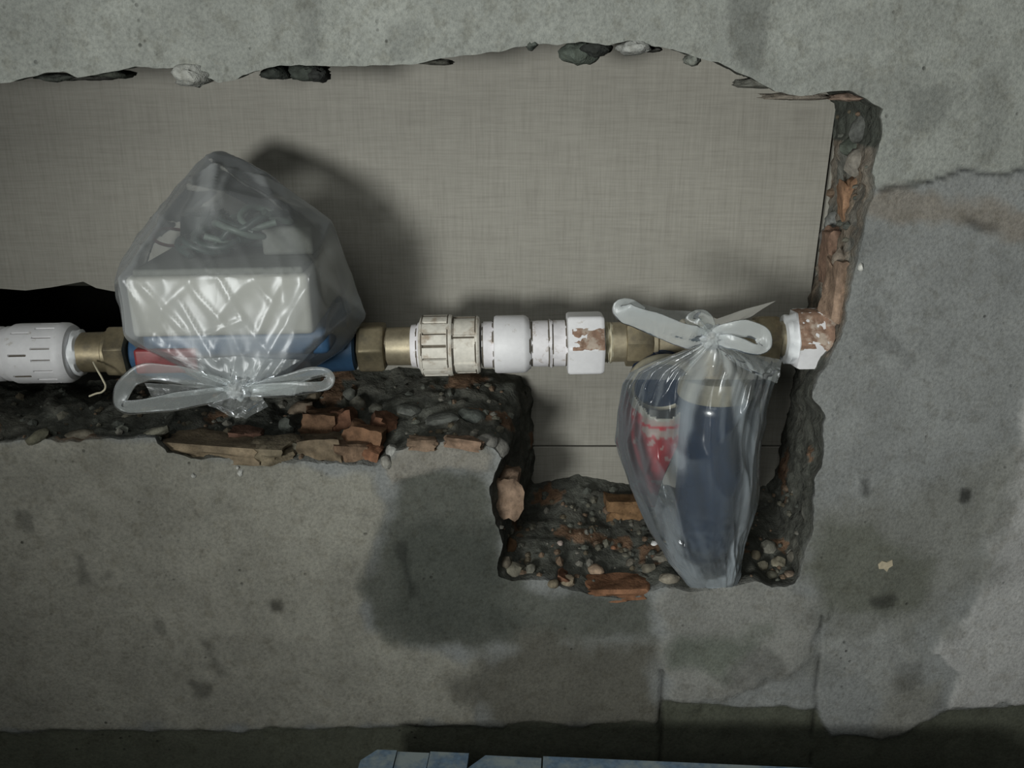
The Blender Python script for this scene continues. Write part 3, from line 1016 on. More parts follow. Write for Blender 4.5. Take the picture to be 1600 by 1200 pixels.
t = fitting('hex_nipple', 170, 'dull brass hexagonal nipple between the left union nut and the meter bag', 'pipe fitting', None)
lathe('tail', 170, [(126, 24), (127, 31), (168, 31.5), (170, 34), (176, 34)], M['brass'], t)
lathe('hex_nut', 170, [(174, 34), (176, 41), (179, 43), (202, 43), (206, 41), (208, 33)], M['brass'], t, 96, hexr(6, 0.35))

# hemp thread hanging out of the joint
def tube(name, pts, r, mat, parent=None, res=8, taper=True, bev=3):
    cu = bpy.data.curves.new(name, 'CURVE')
    cu.dimensions = '3D'
    cu.bevel_depth = r
    cu.bevel_resolution = bev
    cu.resolution_u = res
    cu.use_fill_caps = True
    sp = cu.splines.new('BEZIER')
    sp.bezier_points.add(len(pts) - 1)
    for bp, p in zip(sp.bezier_points, pts):
        bp.co = p
        bp.handle_left_type = bp.handle_right_type = 'AUTO'
    tmp = bpy.data.objects.new(name, cu)
    COL.objects.link(tmp)
    dg = bpy.context.evaluated_depsgraph_get()
    me = bpy.data.meshes.new_from_object(tmp.evaluated_get(dg))
    bpy.data.objects.remove(tmp, do_unlink=True)
    me.name = name
    me.materials.clear()
    me.materials.append(mat)
    me.polygons.foreach_set('use_smooth', [True] * len(me.polygons))
    o = bpy.data.objects.new(name, me)
    COL.objects.link(o)
    if parent is not None:
        o.parent = parent
    return o


h = tube('hemp_thread', [P(146, 566, 0.022), P(152, 578, 0.012), P(161, 594, 0.008), P(165, 604, 0.008), P(160, 612, 0.010), P(150, 615, 0.014), P(140, 619, 0.018)], 0.0007, M['hemp'])
h['label'] = 'loose pale hemp thread hanging below the left brass nipple'
h['category'] = 'thread'

# ------------------------------------------------------------------ meter in the first bag
t_m = fitting('water_meter', 370, 'blue water meter with pale grey box housing inside the left bag', 'water meter')
mc = ax(370)
inv = (Matrix.Translation(mc) @ Matrix.Rotation(TILT, 4, 'Y')).inverted()


def L(px, py, Y):
    return inv @ P(px, py, Y)


def rbox(name, lo, hi, mat, parent, bev=0.003, seg=3, taper=0.0):
    bm = bmesh.new()
    bmesh.ops.create_cube(bm, size=1.0)
    for v in bm.verts:
        f = [0.5 + v.co[q] for q in range(3)]
        v.co = Vector([lo[q] + (hi[q] - lo[q]) * f[q] for q in range(3)])
        if taper and f[2] < 0.5:
            v.co.x += taper * (1 if f[0] < 0.5 else -1)
    bmesh.ops.bevel(bm, geom=bm.edges[:], offset=bev, segments=seg, profile=0.6, affect='EDGES')
    return from_bm(name, bm, mat, parent, True, 40)


YF, YBK = -0.030, 0.078
lathe('meter_body', 370, [(212, 30), (216, 36), (226, 38), (240, 42), (290, 47), (370, 49), (450, 47), (500, 42), (520, 38), (548, 37), (555, 36), (558, 30)], M['blue'], t_m, 64)
a, b = L(193, 434, YF), L(490, 523, YF)
cs_ = rbox('housing', (a.x, YF - PY, b.z), (b.x, YBK - PY, a.z), M['case'], t_m, 0.004)
a2, b2 = L(214, 522, YF), L(516, 572, YF)
rbox('base_band', (a2.x, YF - PY + 0.004, b2.z + 0.006), (b2.x, YBK - PY - 0.012, a2.z), M['blue'], t_m, 0.006)
lb = L(206, 548, YF)
le = L(310, 584, YF)
rbox('red_label', (lb.x, YF - PY + 0.001, le.z), (le.x, YF - PY + 0.012, lb.z), M['red'], t_m, 0.002)['label'] = 'red label at the lower left of the blue body'
# top lid plate and raised block
rbox('lid', (a.x + 0.004, YF - PY + 0.004, a.z - 0.001), (b.x - 0.004, YBK - PY - 0.004, a.z + 0.004), M['case_dark'], t_m, 0.002)
zt = a.z + 0.004
rbox('terminal_block', (a.x + 0.078, -0.030, zt), (a.x + 0.112, 0.004, zt + 0.019), M['case_dark'], t_m, 0.003)
rbox('terminal_block', (a.x + 0.052, 0.000, zt), (a.x + 0.080, 0.030, zt + 0.020), M['cable'], t_m, 0.003)
# capped socket at the left with leads coiled around it
kb = bmesh.new()
bmesh.ops.create_cone(kb, cap_ends=True, segments=32, radius1=0.019, radius2=0.016, depth=0.026)
bmesh.ops.bevel(kb, geom=[e for e in kb.edges if len(e.link_faces) == 2 and e.calc_face_angle(0) > 0.7], offset=0.003, segments=3, affect='EDGES')
for v in kb.verts:
    v.co += Vector((a.x + 0.030, 0.010, zt + 0.013))
from_bm('socket_cap', kb, M['cable'], t_m, True, 40)
rng = random.Random(5)
for w in range(9):
    pts = []
    cx0 = a.x + 0.036 + 0.0055 * w
    ph = rng.uniform(0, 6)
    for q in range(9):
        th = ph + q * 0.85
        pts.append((cx0 + (0.015 + 0.004 * math.sin(q * 2.1 + w)) * math.cos(th) + rng.uniform(-.003, .003), -0.022 + 0.018 * math.sin(th) * (0.8 + 0.2 * (w % 2)),
                    zt + 0.006 + 0.0024 * w + 0.005 * math.sin(q * 1.3 + w)))
    tube('cable', pts, 0.0022, M['cable_grey'] if w % 3 == 2 else M['cable'], t_m)
pts = [(a.x + 0.018, -0.008, zt + 0.004), (a.x + 0.006, -0.012, zt + 0.006), (a.x - 0.001, -0.008, zt + 0.010), (a.x + 0.002, 0.002, zt + 0.014), (a.x + 0.014, 0.008, zt + 0.012)]
tube('lead_wire', pts, 0.0011, M['red'], t_m)['label'] = 'thin red lead wire'

# brass tail right of the meter
t = fitting('meter_coupling', 600, 'brass hexagonal coupling nut and round tail right of the meter bag', 'pipe fitting')
lathe('hex_nut', 600, [(560, 28), (562, 38), (566, 41), (598, 41), (602, 39), (604, 30)], M['brass'], t, 96, hexr(6, 0.1))
lathe('tail', 600, [(603, 27), (605, 27), (606, 29.5), (640, 30), (646, 30)], M['brass_bright'], t)

# ribbed union
t = fitting('ribbed_union', 700, 'soiled white plastic union with deep ribs and a grooved collar, mid pipe', 'pipe fitting')
lathe('sleeve', 700, [(642, 26), (644, 33), (652, 34), (657, 38), (661, 40)], M['white'], t, rings=(653, 658))
slot = lambda th: ((th / (2 * math.pi) * 15 + 0.2) % 1) < 0.17
lathe('ribbed_nut', 700, [(655, 34), (659, 44), (661, 47.5), (663, 48), (664, 48), (700, 48), (701, 48), (704, 48), (708, 47)], None, t, 300,
      lambda th, px, r: r - 4.2 if 664 <= px <= 700 and slot(th) else r, mats=[M['white_dirty'], M['groove']],
      mf=lambda th, px: 1 if 664 <= px <= 700 and slot(th) and noise.noise(Vector((th * 3, px * 0.12, 2))) > -0.35 else 0, rings=(662.5, 702))
slot2 = lambda th: ((th / (2 * math.pi) * 6 + 0.62) % 1) < 0.09
lathe('collar', 700, [(706, 40), (707, 44.5), (710, 45), (711, 45), (743, 45), (744, 45), (747, 45), (750, 43), (751, 36)], None, t, 240,
      lambda th, px, r: r + 0.0 if 711 <= px <= 743 and slot2(th) else (r - 2.2 if 711 <= px <= 743 else r), mats=[M['white_dirty'], M['groove']],
      mf=lambda th, px: 1 if 711 <= px <= 743 and 0.075 < ((th / (2 * math.pi) * 6 + 0.62) % 1) < 0.11 else 0, rings=(710, 744.5))

t = fitting('pipe_coupling', 800, 'clean white plastic coupling with a smooth wide band and stepped pipe stub', 'pipe fitting')
lathe('stub', 800, [(752, 28), (753, 34), (756, 36), (776, 36)], M['white'], t, rings=(755, 771))
lathe('band', 800, [(772, 35), (773, 43.5), (776, 45), (818, 45), (822, 44), (829, 38), (830, 34)], M['white_clean'], t, rings=(828,))
lathe('neck', 800, [(828, 35), (840, 36), (856, 36), (858, 37.5), (862, 37.5), (864, 36), (890, 36)], M['white'], t, 96, rings=(831, 857, 863, 884),
      rf=lambda th, px, r: r + (1.2 * math.sin(th * 3 + px) if 856 < px < 864 else 0))

t = fitting('hex_adapter', 910, 'white hexagonal plastic adapter smeared with brown clay, left of the hanging bag', 'pipe fitting')
lathe('hex_body', 910, [(885, 36), (886, 50), (889, 52), (936, 52), (940, 51), (942, 49), (943, 32)], M['white_clean'], t, 96, hexr(6, 0.1))
# clay patch: a thin crust on one flat
crust_v, crust_f = [], []
nu, nvv = 16, 12
hexf = hexr(6, 0.1)
for iu in range(nu + 1):
    for iv_ in range(nvv + 1):
        th = math.radians(180 - 3 - iv_ / nvv * 42) + 0.0
        px = 892 + (941 - 892) * iu / nu
        e = min(iu, nu - iu, 3) / 3 * min(iv_, nvv - iv_, 2) / 2
        n_ = fb(px * 0.11, th * 7, 1.7, 3) * 3.2 - 0.5
        r = hexf(th, px, 52) + (1.3 * e + 0.5 * n_ - 0.6 * (1 if (iu < nu * 0.45 and iv_ < nvv * 0.75 and iv_ > 1) else -0.2))
        crust_v.append((axs(px, 910), math.cos(th) * r * MPX, math.sin(th) * r * MPX))
for iu in range(nu):
    for iv_ in range(nvv):
        q = iu * (nvv + 1) + iv_
        crust_f.append((q, q + 1, q + nvv + 2, q + nvv + 1))
o = obj('clay_smear', crust_v, crust_f, M['clay'], t)
o['label'] = 'dried brown clay crust'

t = fitting('brass_connector', 975, 'brass threaded connector between hexagonal adapter and hanging bag', 'pipe fitting')
lathe('thread', 975, [(942, 24), (943, 30), (945, 32), (947, 29.5), (949, 32), (951, 29.5), (953, 32), (956, 30), (958, 26)], M['hemp'], t, 96, lambda th, px, r: r + 1.3 * math.sin(th * 7 + px * 2))
lathe('brass_tail', 975, [(955, 26), (956, 31), (976, 31), (978, 33)], M['brass_bright'], t)
lathe('brass_collar', 975, [(976, 34), (977, 37.5), (980, 38.5), (1012, 38.5), (1016, 37), (1018, 32)], M['brass'], t, 96, hexr(8, 0.2))

# ------------------------------------------------------------------ filter hanging under the pipe, in the second bag
t_f = fitting('water_filter', 1110, 'navy filter bowl with red printed sleeve inside the tied hanging bag', 'water filter')
inv_f = (Matrix.Translation(ax(1110)) @ Matrix.Rotation(TILT, 4, 'Y')).inverted()
Lf = lambda px, py, Y: inv_f @ P(px, py, Y)
lathe('brass_head', 1110, [(1016, 30), (1018, 33), (1024, 33), (1027, 29), (1060, 29), (1066, 34), (1160, 34), (1168, 30), (1180, 30)], M['brass_bright'], t_f)
lathe('hex_nut', 1110, [(1178, 32), (1180, 39), (1183, 41), (1208, 41), (1212, 39), (1213, 28)], M['brass'], t_f, 96, hexr(6, 0.25))
lathe('nipple', 1110, [(1210, 27), (1230, 28)], M['brass_bright'], t_f)
FY = 0.018


def vlathe(name, pts, mat, parent, Y, seg=64, sq=1.0):
    """pts: (column, row, radius px) along an upright, slightly leaning axis"""
    vs, fs = [], []
    for (cx_, cy_, r) in pts:
        c_ = Lf(cx_, cy_, Y)
        for s in range(seg):
            th = 2 * math.pi * s / seg
            vs.append((c_.x + math.cos(th) * r * MPX, c_.y + math.sin(th) * r * MPX * sq, c_.z))
    n = len(pts)
    for j in range(n - 1):
        for s in range(seg):
            a_, b_ = j * seg + s, j * seg + (s + 1) % seg
            fs.append((b_, a_, a_ + seg, b_ + seg))
    fs.append(tuple(range(seg)))
    fs.append(tuple(reversed(range((n - 1) * seg, n * seg))))
    o = obj(name, vs, fs, mat, parent)
    o.data.set_sharp_from_angle(angle=math.radians(35))
    return o


vlathe('neck', [(1115, 540, 30), (1115, 585, 32)], M['brass'], t_f, FY)
vlathe('collar_ring', [(1118, 582, 50), (1118, 585, 57), (1118, 612, 59), (1118, 616, 57)], M['cream'], t_f, FY)
vlathe('filter_bowl', [(1118, 614, 55), (1118, 620, 60), (1118, 632, 61), (1117, 700, 60), (1110, 770, 55), (1103, 820, 50), (1098, 845, 45), (1096, 862, 36), (1095, 872, 22), (1095, 876, 5)],
       M['navy'], t_f, FY)
# round cap at the upper left with a cream rim
cc0 = Lf(1034, 598, 0.020)
bm = bmesh.new()
bmesh.ops.create_cone(bm, cap_ends=True, segments=48, radius1=44 * MPX, radius2=42 * MPX, depth=0.018)
bmesh.ops.rotate(bm, cent=(0, 0, 0), matrix=Matrix.Rotation(math.radians(112), 3, 'X'), verts=bm.verts)
bmesh.ops.translate(bm, vec=cc0 + Vector((0, 0.006, 0)), verts=bm.verts)
from_bm('round_cap', bm, M['navy'], t_f, True, 40)
tv, tf_ = [], []
for i in range(64):
    th = 2 * math.pi * i / 64
    for j in range(10):
        ph = 2 * math.pi * j / 10
        R_, r_ = 47 * MPX, 0.0032
        p = Vector(((R_ + r_ * math.cos(ph)) * math.cos(th), (R_ + r_ * math.cos(ph)) * math.sin(th), r_ * math.sin(ph) * 1.4))
        p = Matrix.Rotation(math.radians(112), 3, 'X') @ p + cc0
        tv.append(p)
for i in range(64):
    for j in range(10):
        tf_.append((i * 10 + j, ((i + 1) % 64) * 10 + j, ((i + 1) % 64) * 10 + (j + 1) % 10, i * 10 + (j + 1) % 10))
obj('cap_rim', tv, tf_, M['cream'], t_f)
# printed sleeve, red on cream, bulging
out_l = [(590, 985), (620, 977), (650, 970), (690, 964), (715, 972), (745, 984), (770, 998), (792, 1014)]
out_r = [(590, 1078), (620, 1078), (650, 1072), (690, 1062), (715, 1050), (745, 1036), (770, 1028), (792, 1022)]
sv, sf, scol = [], [], []
nr, nc_ = 60, 40
for i in range(nr + 1):
    py = 590 + (792 - 590) * i / nr
    l_ = np.interp(py, [q[0] for q in out_l], [q[1] for q in out_l])
    r_ = np.interp(py, [q[0] for q in out_r], [q[1] for q in out_r])
    for j in range(nc_ + 1):
        u = j / nc_
        px = l_ + (r_ - l_) * u
        bul = math.sin(math.pi * min(1, 0.06 + 0.94 * u) * 0.75)
        Y = 0.034 - 0.034 * bul * (1 - 0.45 * i / nr) + 0.0015 * fb(px * .05, py * .05, 2, 3)
        sv.append(Lf(px, py, Y))
        dx_, dy_ = px - 1036, py - 598
        rr = math.hypot(dx_, dy_ * 1.0)
        if rr < 60 and px > 985:
            c = (0.30, 0.29, 0.25)
        elif 69 < rr < 73 and px > 985:
            c = (0.40, 0.02, 0.03)
        elif rr < 88 and px > 1004:
            c = (0.33, 0.25, 0.22)
            if 84 < rr < 88 and math.sin(px * 0.5) > 0:
                c = (0.35, 0.05, 0.05)
        else:
            c = (0.30, 0.010, 0.014)
            tt = noise.noise(Vector((px * 0.075, py * 0.09, 3.0)))
            if py < 720 and tt > 0.36:
                c = (0.34, 0.22, 0.20)
            if py > 750 and abs(py - 757 - 0.5 * abs(px - 1010)) > 9 and px < 1040:
                c = (0.33, 0.22, 0.20) if tt > -0.1 else c
        scol.append(c)
for i in range(nr):
    for j in range(nc_):
        q = i * (nc_ + 1) + j
        if (Vector(sv[q]) - Vector((cc0.x, sv[q].y, cc0.z))).length < 45 * MPX:
            continue
        sf.append((q, q + 1, q + nc_ + 2, q + nc_ + 1))
o = obj('printed_sleeve', sv, sf, M['sleeve'], t_f, True, np.array(scol))
o['label'] = 'red and cream printed wrapper left of the bowl'
so = o.modifiers.new('thickness', 'SOLIDIFY')
so.thickness = 0.0006

# right-hand adapter bedded in the jamb
t = fitting('wall_adapter', 1258, 'white hexagonal adapter caked with brown clay where pipe enters right jamb', 'pipe fitting')
lathe('tape_ring', 1258, [(1222, 28), (1224, 36), (1230, 38), (1240, 39), (1244, 36)], M['tape'], t, 96, lambda th, px, r: r + 2.0 * math.sin(th * 4 + px * 0.3) + 1.0 * math.sin(th * 9))
lathe('hex_body', 1258, [(1238, 38), (1240, 49), (1244, 51), (1278, 51), (1286, 49), (1294, 42), (1300, 36)], M['white_clean'], t, 96, hexr(6, 0.12))
cv_, cf_ = [], []
nu, nv_ = 26, 30
for iu in range(nu + 1):
    for iv2 in range(nv_ + 1):
        px = 1238 + (1316 - 1238) * iu / nu
        u = iu / nu
        th0, th1 = math.radians(60), math.radians(187 + 100 * max(0, (u - 0.45)) / 0.55)
        th = th0 + (th1 - th0) * iv2 / nv_
        e = min(1, min(iu, 2) / 2) * min(iv2, nv_ - iv2, 3) / 3
        n_ = fb(px * 0.09, th * 4, 5.2, 4)
        base = hexr(6, 0.12)(th, px, 51) if px < 1280 else 49
        r = base - 0.6 + e * (1.6 + 2.2 * n_)
        cv_.append((axs(px, 1258), math.cos(th) * r * MPX, math.sin(th) * r * MPX))
for iu in range(nu):
    for iv2 in range(nv_):
        q = iu * (nv_ + 1) + iv2
        cf_.append((q, q + 1, q + nv_ + 2, q + nv_ + 1))
obj('clay_cake', cv_, cf_, M['clay'], t)['label'] = 'brown clay and mortar caked over the top and wall end'


# ------------------------------------------------------------------ plastic bags
def ridged(x):
    return 1 - 2 * abs(x)


def hull_bag(name, pts, mat, parent, voxel, smooth_it, dispf):
    bm = bmesh.new()
    for p in pts:
        bm.verts.new(p)
    r = bmesh.ops.convex_hull(bm, input=bm.verts)
    junk = [g for g in r['geom_interior'] if isinstance(g, bmesh.types.BMVert)]
    bmesh.ops.delete(bm, geom=junk, context='VERTS')
    bmesh.ops.recalc_face_normals(bm, faces=bm.faces)
    me = bpy.data.meshes.new(name)
    bm.to_mesh(me)
    bm.free()
    tmp = bpy.data.objects.new(name, me)
    COL.objects.link(tmp)
    md = tmp.modifiers.new('r', 'REMESH')
    md.mode = 'VOXEL'
    md.voxel_size = voxel
    sm = tmp.modifiers.new('s', 'SMOOTH')
    sm.factor = 0.5
    sm.iterations = smooth_it
    dg = bpy.context.evaluated_depsgraph_get()
    me2 = bpy.data.meshes.new_from_object(tmp.evaluated_get(dg))
    bpy.data.objects.remove(tmp, do_unlink=True)
    me2.name = name
    no = [v.normal.copy() for v in me2.vertices]
    for v, n in zip(me2.vertices, no):
        v.co = v.co + n * dispf(v.co)
    me2.materials.clear()
    me2.materials.append(mat)
    me2.polygons.foreach_set('use_smooth', [True] * len(me2.polygons))
    me2.update()
    o = bpy.data.objects.new(name, me2)
    COL.objects.link(o)
    o.parent = parent
    return o


bag1 = empty('plastic_bag', (0, 0, 0), 'clear plastic bag pulled over the boxy meter and knotted below it', 'plastic bag')
K1 = P(371, 604, -0.040)
o1 = [(334, 236, .045), (348, 234, .05), (372, 246, .045), (404, 264, .04), (445, 292, .03), (495, 326, .03), (516, 346, .03), (532, 382, .03), (550, 432, .03), (572, 492, .03), (548, 530, .03),
      (520, 556, .01), (480, 580, -.01), (430, 592, -.03), (400, 606, -.04), (340, 604, -.04), (308, 588, -.03), (262, 572, -.01), (215, 548, .01), (196, 510, .02), (182, 462, .03), (180, 440, .03),
      (192, 402, .03), (216, 366, .04), (246, 328, .045), (282, 286, .05), (310, 254, .05)]
pts1 = [P(*q) for q in o1] + [P(188, 434, YF - 0.003), P(490, 430, YF - 0.003), P(498, 522, YF - 0.003), P(198, 520, YF - 0.003), P(360, 430, YF - 0.006), P(330, 300, 0.0), P(450, 330, 0.0),
                             P(300, 560, -.040), P(450, 560, -.040), P(240, 380, .09), P(520, 400, .09), P(350, 300, .085), P(210, 480, .09), P(540, 480, .09), P(250, 560, .075), P(500, 560, .075)] + [K1]


FOLDS = [(372, 246, 300, 395, .0022, 16), (404, 264, 500, 470, .0026, 18), (246, 328, 330, 430, .0018, 14), (490, 430, 400, 590, .0022, 14), (198, 520, 345, 600, .0022, 14),
         (515, 345, 480, 440, .0020, 14), (215, 440, 290, 520, .0016, 10), (560, 470, 440, 590, .0024, 14), (310, 350, 342, 392, .0020, 8), (350, 300, 480, 330, .0018, 12),
         (280, 470, 350, 590, .0014, 9), (320, 525, 380, 500, .0016, 7), (440, 440, 400, 530, .0012, 9), (340, 250, 330, 330, .0020, 14), (230, 520, 320, 590, .0016, 9)]


def d1(co):
    dx_, dz_ = co.x - K1.x, co.z - K1.z
    r = math.hypot(dx_, dz_)
    phi = math.atan2(dz_, dx_)
    a = ridged(noise.noise(Vector((phi * 4.0, r * 6, 0.3)))) ** 3 * max(0, 1 - r / 0.11) * 0.0015
    b = ridged(noise.noise(co * 22 + Vector((2, 0, 5)))) ** 3 * 0.0014
    c = ridged(noise.noise(Vector((co.x * 40 + co.z * 26, co.y * 22, co.z * 14 - co.x * 10)))) ** 4 * 0.0016
    (px,), (py,) = proj([co])
    f = 0.0
    if co.y < 0.03:
        for (ax_, ay_, bx_, by_, hh, ww) in FOLDS:
            vx_, vy_ = bx_ - ax_, by_ - ay_
            t_ = ((px - ax_) * vx_ + (py - ay_) * vy_) / (vx_ * vx_ + vy_ * vy_)
            if -0.1 < t_ < 1.1:
                q = abs((px - ax_) * vy_ - (py - ay_) * vx_) / math.hypot(vx_, vy_)
                if q < ww:
                    f += 0.65 * hh * (1 - q / ww) ** 1.5 * max(0, min(1, (t_ + 0.1) * 5, (1.1 - t_) * 5))
    return a * 0.25 + max(-0.001, b) * 0.7 + max(-0.001, c) * 0.6 + f


fo1 = hull_bag('bag_film', pts1, M['film'], bag1, 0.0018, 3, d1)


def ribbon(name, path, widths, mat, parent, up=Vector((0, 0, 1)), thick=0.0005, seed=0, nseg=60, nring=14, closed=False):
    """flattened, creased tube of film along a path (world points); widths in metres"""
    m_ = len(path)
    ps, ws = [], []
    for i in range(nseg + 1):
        t_ = i / nseg * (m_ - 1)
        k0 = min(int(t_), m_ - 2)
        f = t_ - k0
        p0, p1, p2, p3 = path[max(0, k0 - 1)], path[k0], path[k0 + 1], path[min(m_ - 1, k0 + 2)]
        q = 0.5 * ((2 * p1) + (-p0 + p2) * f + (2 * p0 - 5 * p1 + 4 * p2 - p3) * f * f + (-p0 + 3 * p1 - 3 * p2 + p3) * f ** 3)
        ps.append(q)
        ws.append(widths[k0] * (1 - f) + widths[k0 + 1] * f)
    vs, fs = [], []
    for i, p in enumerate(ps):
        tan = (ps[min(nseg, i + 1)] - ps[max(0, i - 1)]).normalized()
        view = Vector((0.1, 1, 0.25)).normalized()
        side = tan.cross(view).normalized()
        nrm = side.cross(tan).normalized()
        for j in range(nring):
            th = 2 * math.pi * j / nring
            u, v = math.cos(th), math.sin(th)
            cre = ridged(noise.noise(Vector((u * 2.3 + seed, seed * 1.7 + i * 0.05, v * 0.7)))) * 0.0009
            vs.append(p + side * (u * ws[i] * 0.68) * (1 + 0.12 * noise.noise(Vector((i * 0.17, seed * 2.2, u)))) + nrm * (v * (thick + cre) + 0.0010 * noise.noise(Vector((u * 3, i * 0.12, seed)))))
    for i in range(nseg):
        for j in range(nring):
            fs.append((i * nring + j, i * nring + (j + 1) % nring, (i + 1) * nring + (j + 1) % nring, (i + 1) * nring + j))
    fs.append(tuple(reversed(range(nring))))
    fs.append(tuple(range(nseg * nring, (nseg + 1) * nring)))
    return obj(name, vs, fs, mat, parent)


def sheet(name, grid, mat, parent, seed=0, amp=0.0015, res=(24, 24)):
    """creased film over a bilinear grid of world points"""
    R0, C0 = len(grid) - 1, len(grid[0]) - 1
    vs, fs = [], []
    for i in range(res[0] + 1):
        a_ = i / res[0] * R0
        i0 = min(int(a_), R0 - 1)
        fa = a_ - i0
        for j in range(res[1] + 1):
            b_ = j / res[1] * C0
            j0 = min(int(b_), C0 - 1)
            fb_ = b_ - j0
            p = (grid[i0][j0].lerp(grid[i0][j0 + 1], fb_)).lerp(grid[i0 + 1][j0].lerp(grid[i0 + 1][j0 + 1], fb_), fa)
            n_ = ridged(noise.noise(Vector((j * 0.25 + seed, i * 0.07, seed)))) ** 2
            vs.append(p + Vector((0, -amp * n_ * min(1, 0.3 + a_ / R0), 0)))
    for i in range(res[0]):
        for j in range(res[1]):
            q = i * (res[1] + 1) + j
            fs.append((q, q + 1, q + res[1] + 2, q + res[1] + 1))
    return obj(name, vs, fs, mat, parent)


def knot(name, c, sx, sy, sz, parent, seed):
    bm = bmesh.new()
    bmesh.ops.create_icosphere(bm, subdivisions=4, radius=1.0)
    for v in bm.verts:
        p = v.co.copy()
        phi = math.atan2(p.z, p.x)
        n_ = ridged(noise.noise(p * 2.2 + Vector((seed, 0, 0)))) * 0.25 + 0.14 * math.sin(phi * 7 + p.y * 4)
        p = p * (0.85 + n_)
        v.co = c + Vector((p.x * sx, p.y * sy, p.z * sz))
    return from_bm(name, bm, M['film_knot'], parent, True)


knot('knot', P(373, 609, -0.046), 0.0075, 0.006, 0.0065, bag1, 1)
# left handle loop, right handle loop, torn tails
ribbon('handle_loop', [P(366, 606, -.046), P(330, 598, -.048), P(280, 588, -.050), P(232, 582, -.050), P(205, 592, -.052), P(189, 618, -.052), P(192, 636, -.053), P(225, 635, -.055), P(270, 628, -.054),
                       P(320, 620, -.052), P(366, 611, -.048)], [.006, .009, .012, .010, .008, .0075, .007, .008, .010, .009, .006], M['film_dense'], bag1, seed=1)
sheet('loop_fold', [[P(226, 598, -.050), P(262, 600, -.050), P(300, 602, -.050), P(345, 604, -.048)], [P(240, 622, -.054), P(275, 620, -.054), P(310, 616, -.053), P(352, 610, -.049)]], M['film_dense'], bag1, 3)
ribbon('handle_loop', [P(378, 606, -.046), P(410, 604, -.048), P(450, 594, -.050), P(488, 583, -.050), P(508, 582, -.051), P(516, 592, -.052), P(505, 603, -.053), P(470, 607, -.053), P(420, 610, -.050), P(380, 611, -.047)],
       [.005, .006, .007, .006, .005, .005, .005, .007, .009, .006], M['film_dense'], bag1, seed=2)
sheet('torn_tail', [[P(395, 606, -.047), P(425, 603, -.048), P(466, 600, -.050)], [P(395, 614, -.049), P(428, 616, -.051), P(460, 618, -.053)]], M['film_dense'], bag1, 5, res=(10, 20))
sheet('torn_tail', [[P(352, 612, -.046), P(366, 611, -.047), P(376, 612, -.047), P(388, 612, -.046)], [P(325, 624, -.048), P(356, 636, -.050), P(385, 634, -.050), P(412, 620, -.048)],
                    [P(322, 630, -.048), P(364, 650, -.050), P(386, 653, -.051), P(420, 634, -.048)]], M['film_dense'], bag1, 8, 0.003)

sheet('gathered_folds', [[P(268, 556, -.041), P(320, 560, -.043), P(370, 556, -.043), P(420, 560, -.043), P(470, 562, -.041)],
                        [P(310, 582, -.043), P(345, 586, -.045), P(372, 586, -.045), P(400, 588, -.045), P(432, 586, -.043)],
                        [P(362, 603, -.045), P(367, 605, -.046), P(372, 606, -.046), P(377, 605, -.046), P(383, 603, -.045)]], M['film_dense'], bag1, 21, 0.004, (24, 40))

# ---- second bag: gathered at a knot, hanging over the bowl
bag2 = empty('plastic_bag', (0, 0, 0), 'clear plastic bag tied with a bow over the pipe and hanging around the navy bowl', 'plastic bag')
rows = [(530, 1104, 1121, -.040, -.022), (540, 1088, 1140, -.040, -.005), (552, 1058, 1168, -.040, .020), (566, 1020, 1196, -.040, .045), (582, 988, 1212, -.040, .062), (600, 976, 1208, -.040, .070),
        (640, 967, 1197, -.041, .075), (690, 962, 1190, -.041, .075), (720, 970, 1188, -.041, .074), (760, 984, 1187, -.040, .070), (800, 1002, 1180, -.038, .066), (830, 1016, 1172, -.036, .060), (855, 1032, 1163, -.034, .052),
        (880, 1046, 1160, -.030, .040), (900, 1062, 1157, -.020, .026), (914, 1074, 1152, -.006, .010), (920, 1082, 1150, .000, .004)]
ry = [r[0] for r in rows]
NR, NA = 150, 220
bv, bf = [], []
K2 = P(1112, 527, -.035)
for i in range(NR + 1):
    u = i / NR
    py = 530 + (920 - 530) * (u ** 1.25)
    l_, r_, yf, yk = [np.interp(py, ry, [q[k] for q in rows]) for k in (1, 2, 3, 4)]
    yc_, yr = (yf + yk) / 2, (yk - yf) / 2
    top = math.exp(-((py - 530) / 95.0))
    for j in range(NA):
        th = 2 * math.pi * j / NA
        c_, s_ = math.cos(th), math.sin(th)
        e = 0.82
        cx_ = math.copysign(abs(c_) ** e, c_)
        sy_ = math.copysign(abs(s_) ** e, s_)
        pl = ridged(noise.noise(Vector((c_ * 5.5, s_ * 5.5, py * 0.0022)))) * 0.6 + ridged(noise.noise(Vector((c_ * 11, s_ * 11, 4 + py * 0.004)))) * 0.4 * min(1, 1.6 * top)
        pl2 = ridged(noise.noise(Vector((c_ * 2.6 + 7, s_ * 2.6, py * 0.008)))) ** 2
        low = max(0, (py - 800) / 120.0)
        cr = fb(c_ * 7, s_ * 7, py * 0.05, 3)
        k = 1 + 0.16 * top * (pl - 0.4) + 0.050 * (pl2 - 0.4) + 0.012 * (pl - 0.4) + low * 0.06 * cr
        px = (l_ + r_) / 2 + (r_ - l_) / 2 * cx_ * k
        Y = yc_ + yr * sy_ * (1 + (k - 1) * 1.7)
        bv.append(P(px, py, Y))
for i in range(NR):
    for j in range(NA):
        bf.append((i * NA + (j + 1) % NA, i * NA + j, (i + 1) * NA + j, (i + 1) * NA + (j + 1) % NA))
bf.append(tuple(range(NR * NA, (NR + 1) * NA)))
fo2 = obj('bag_film', bv, bf, [M['film_wrap'], M['film_neck']], bag2, True, None, [1 if f[0] // NA < NR * 0.23 else 0 for f in bf[:-1]] + [0])


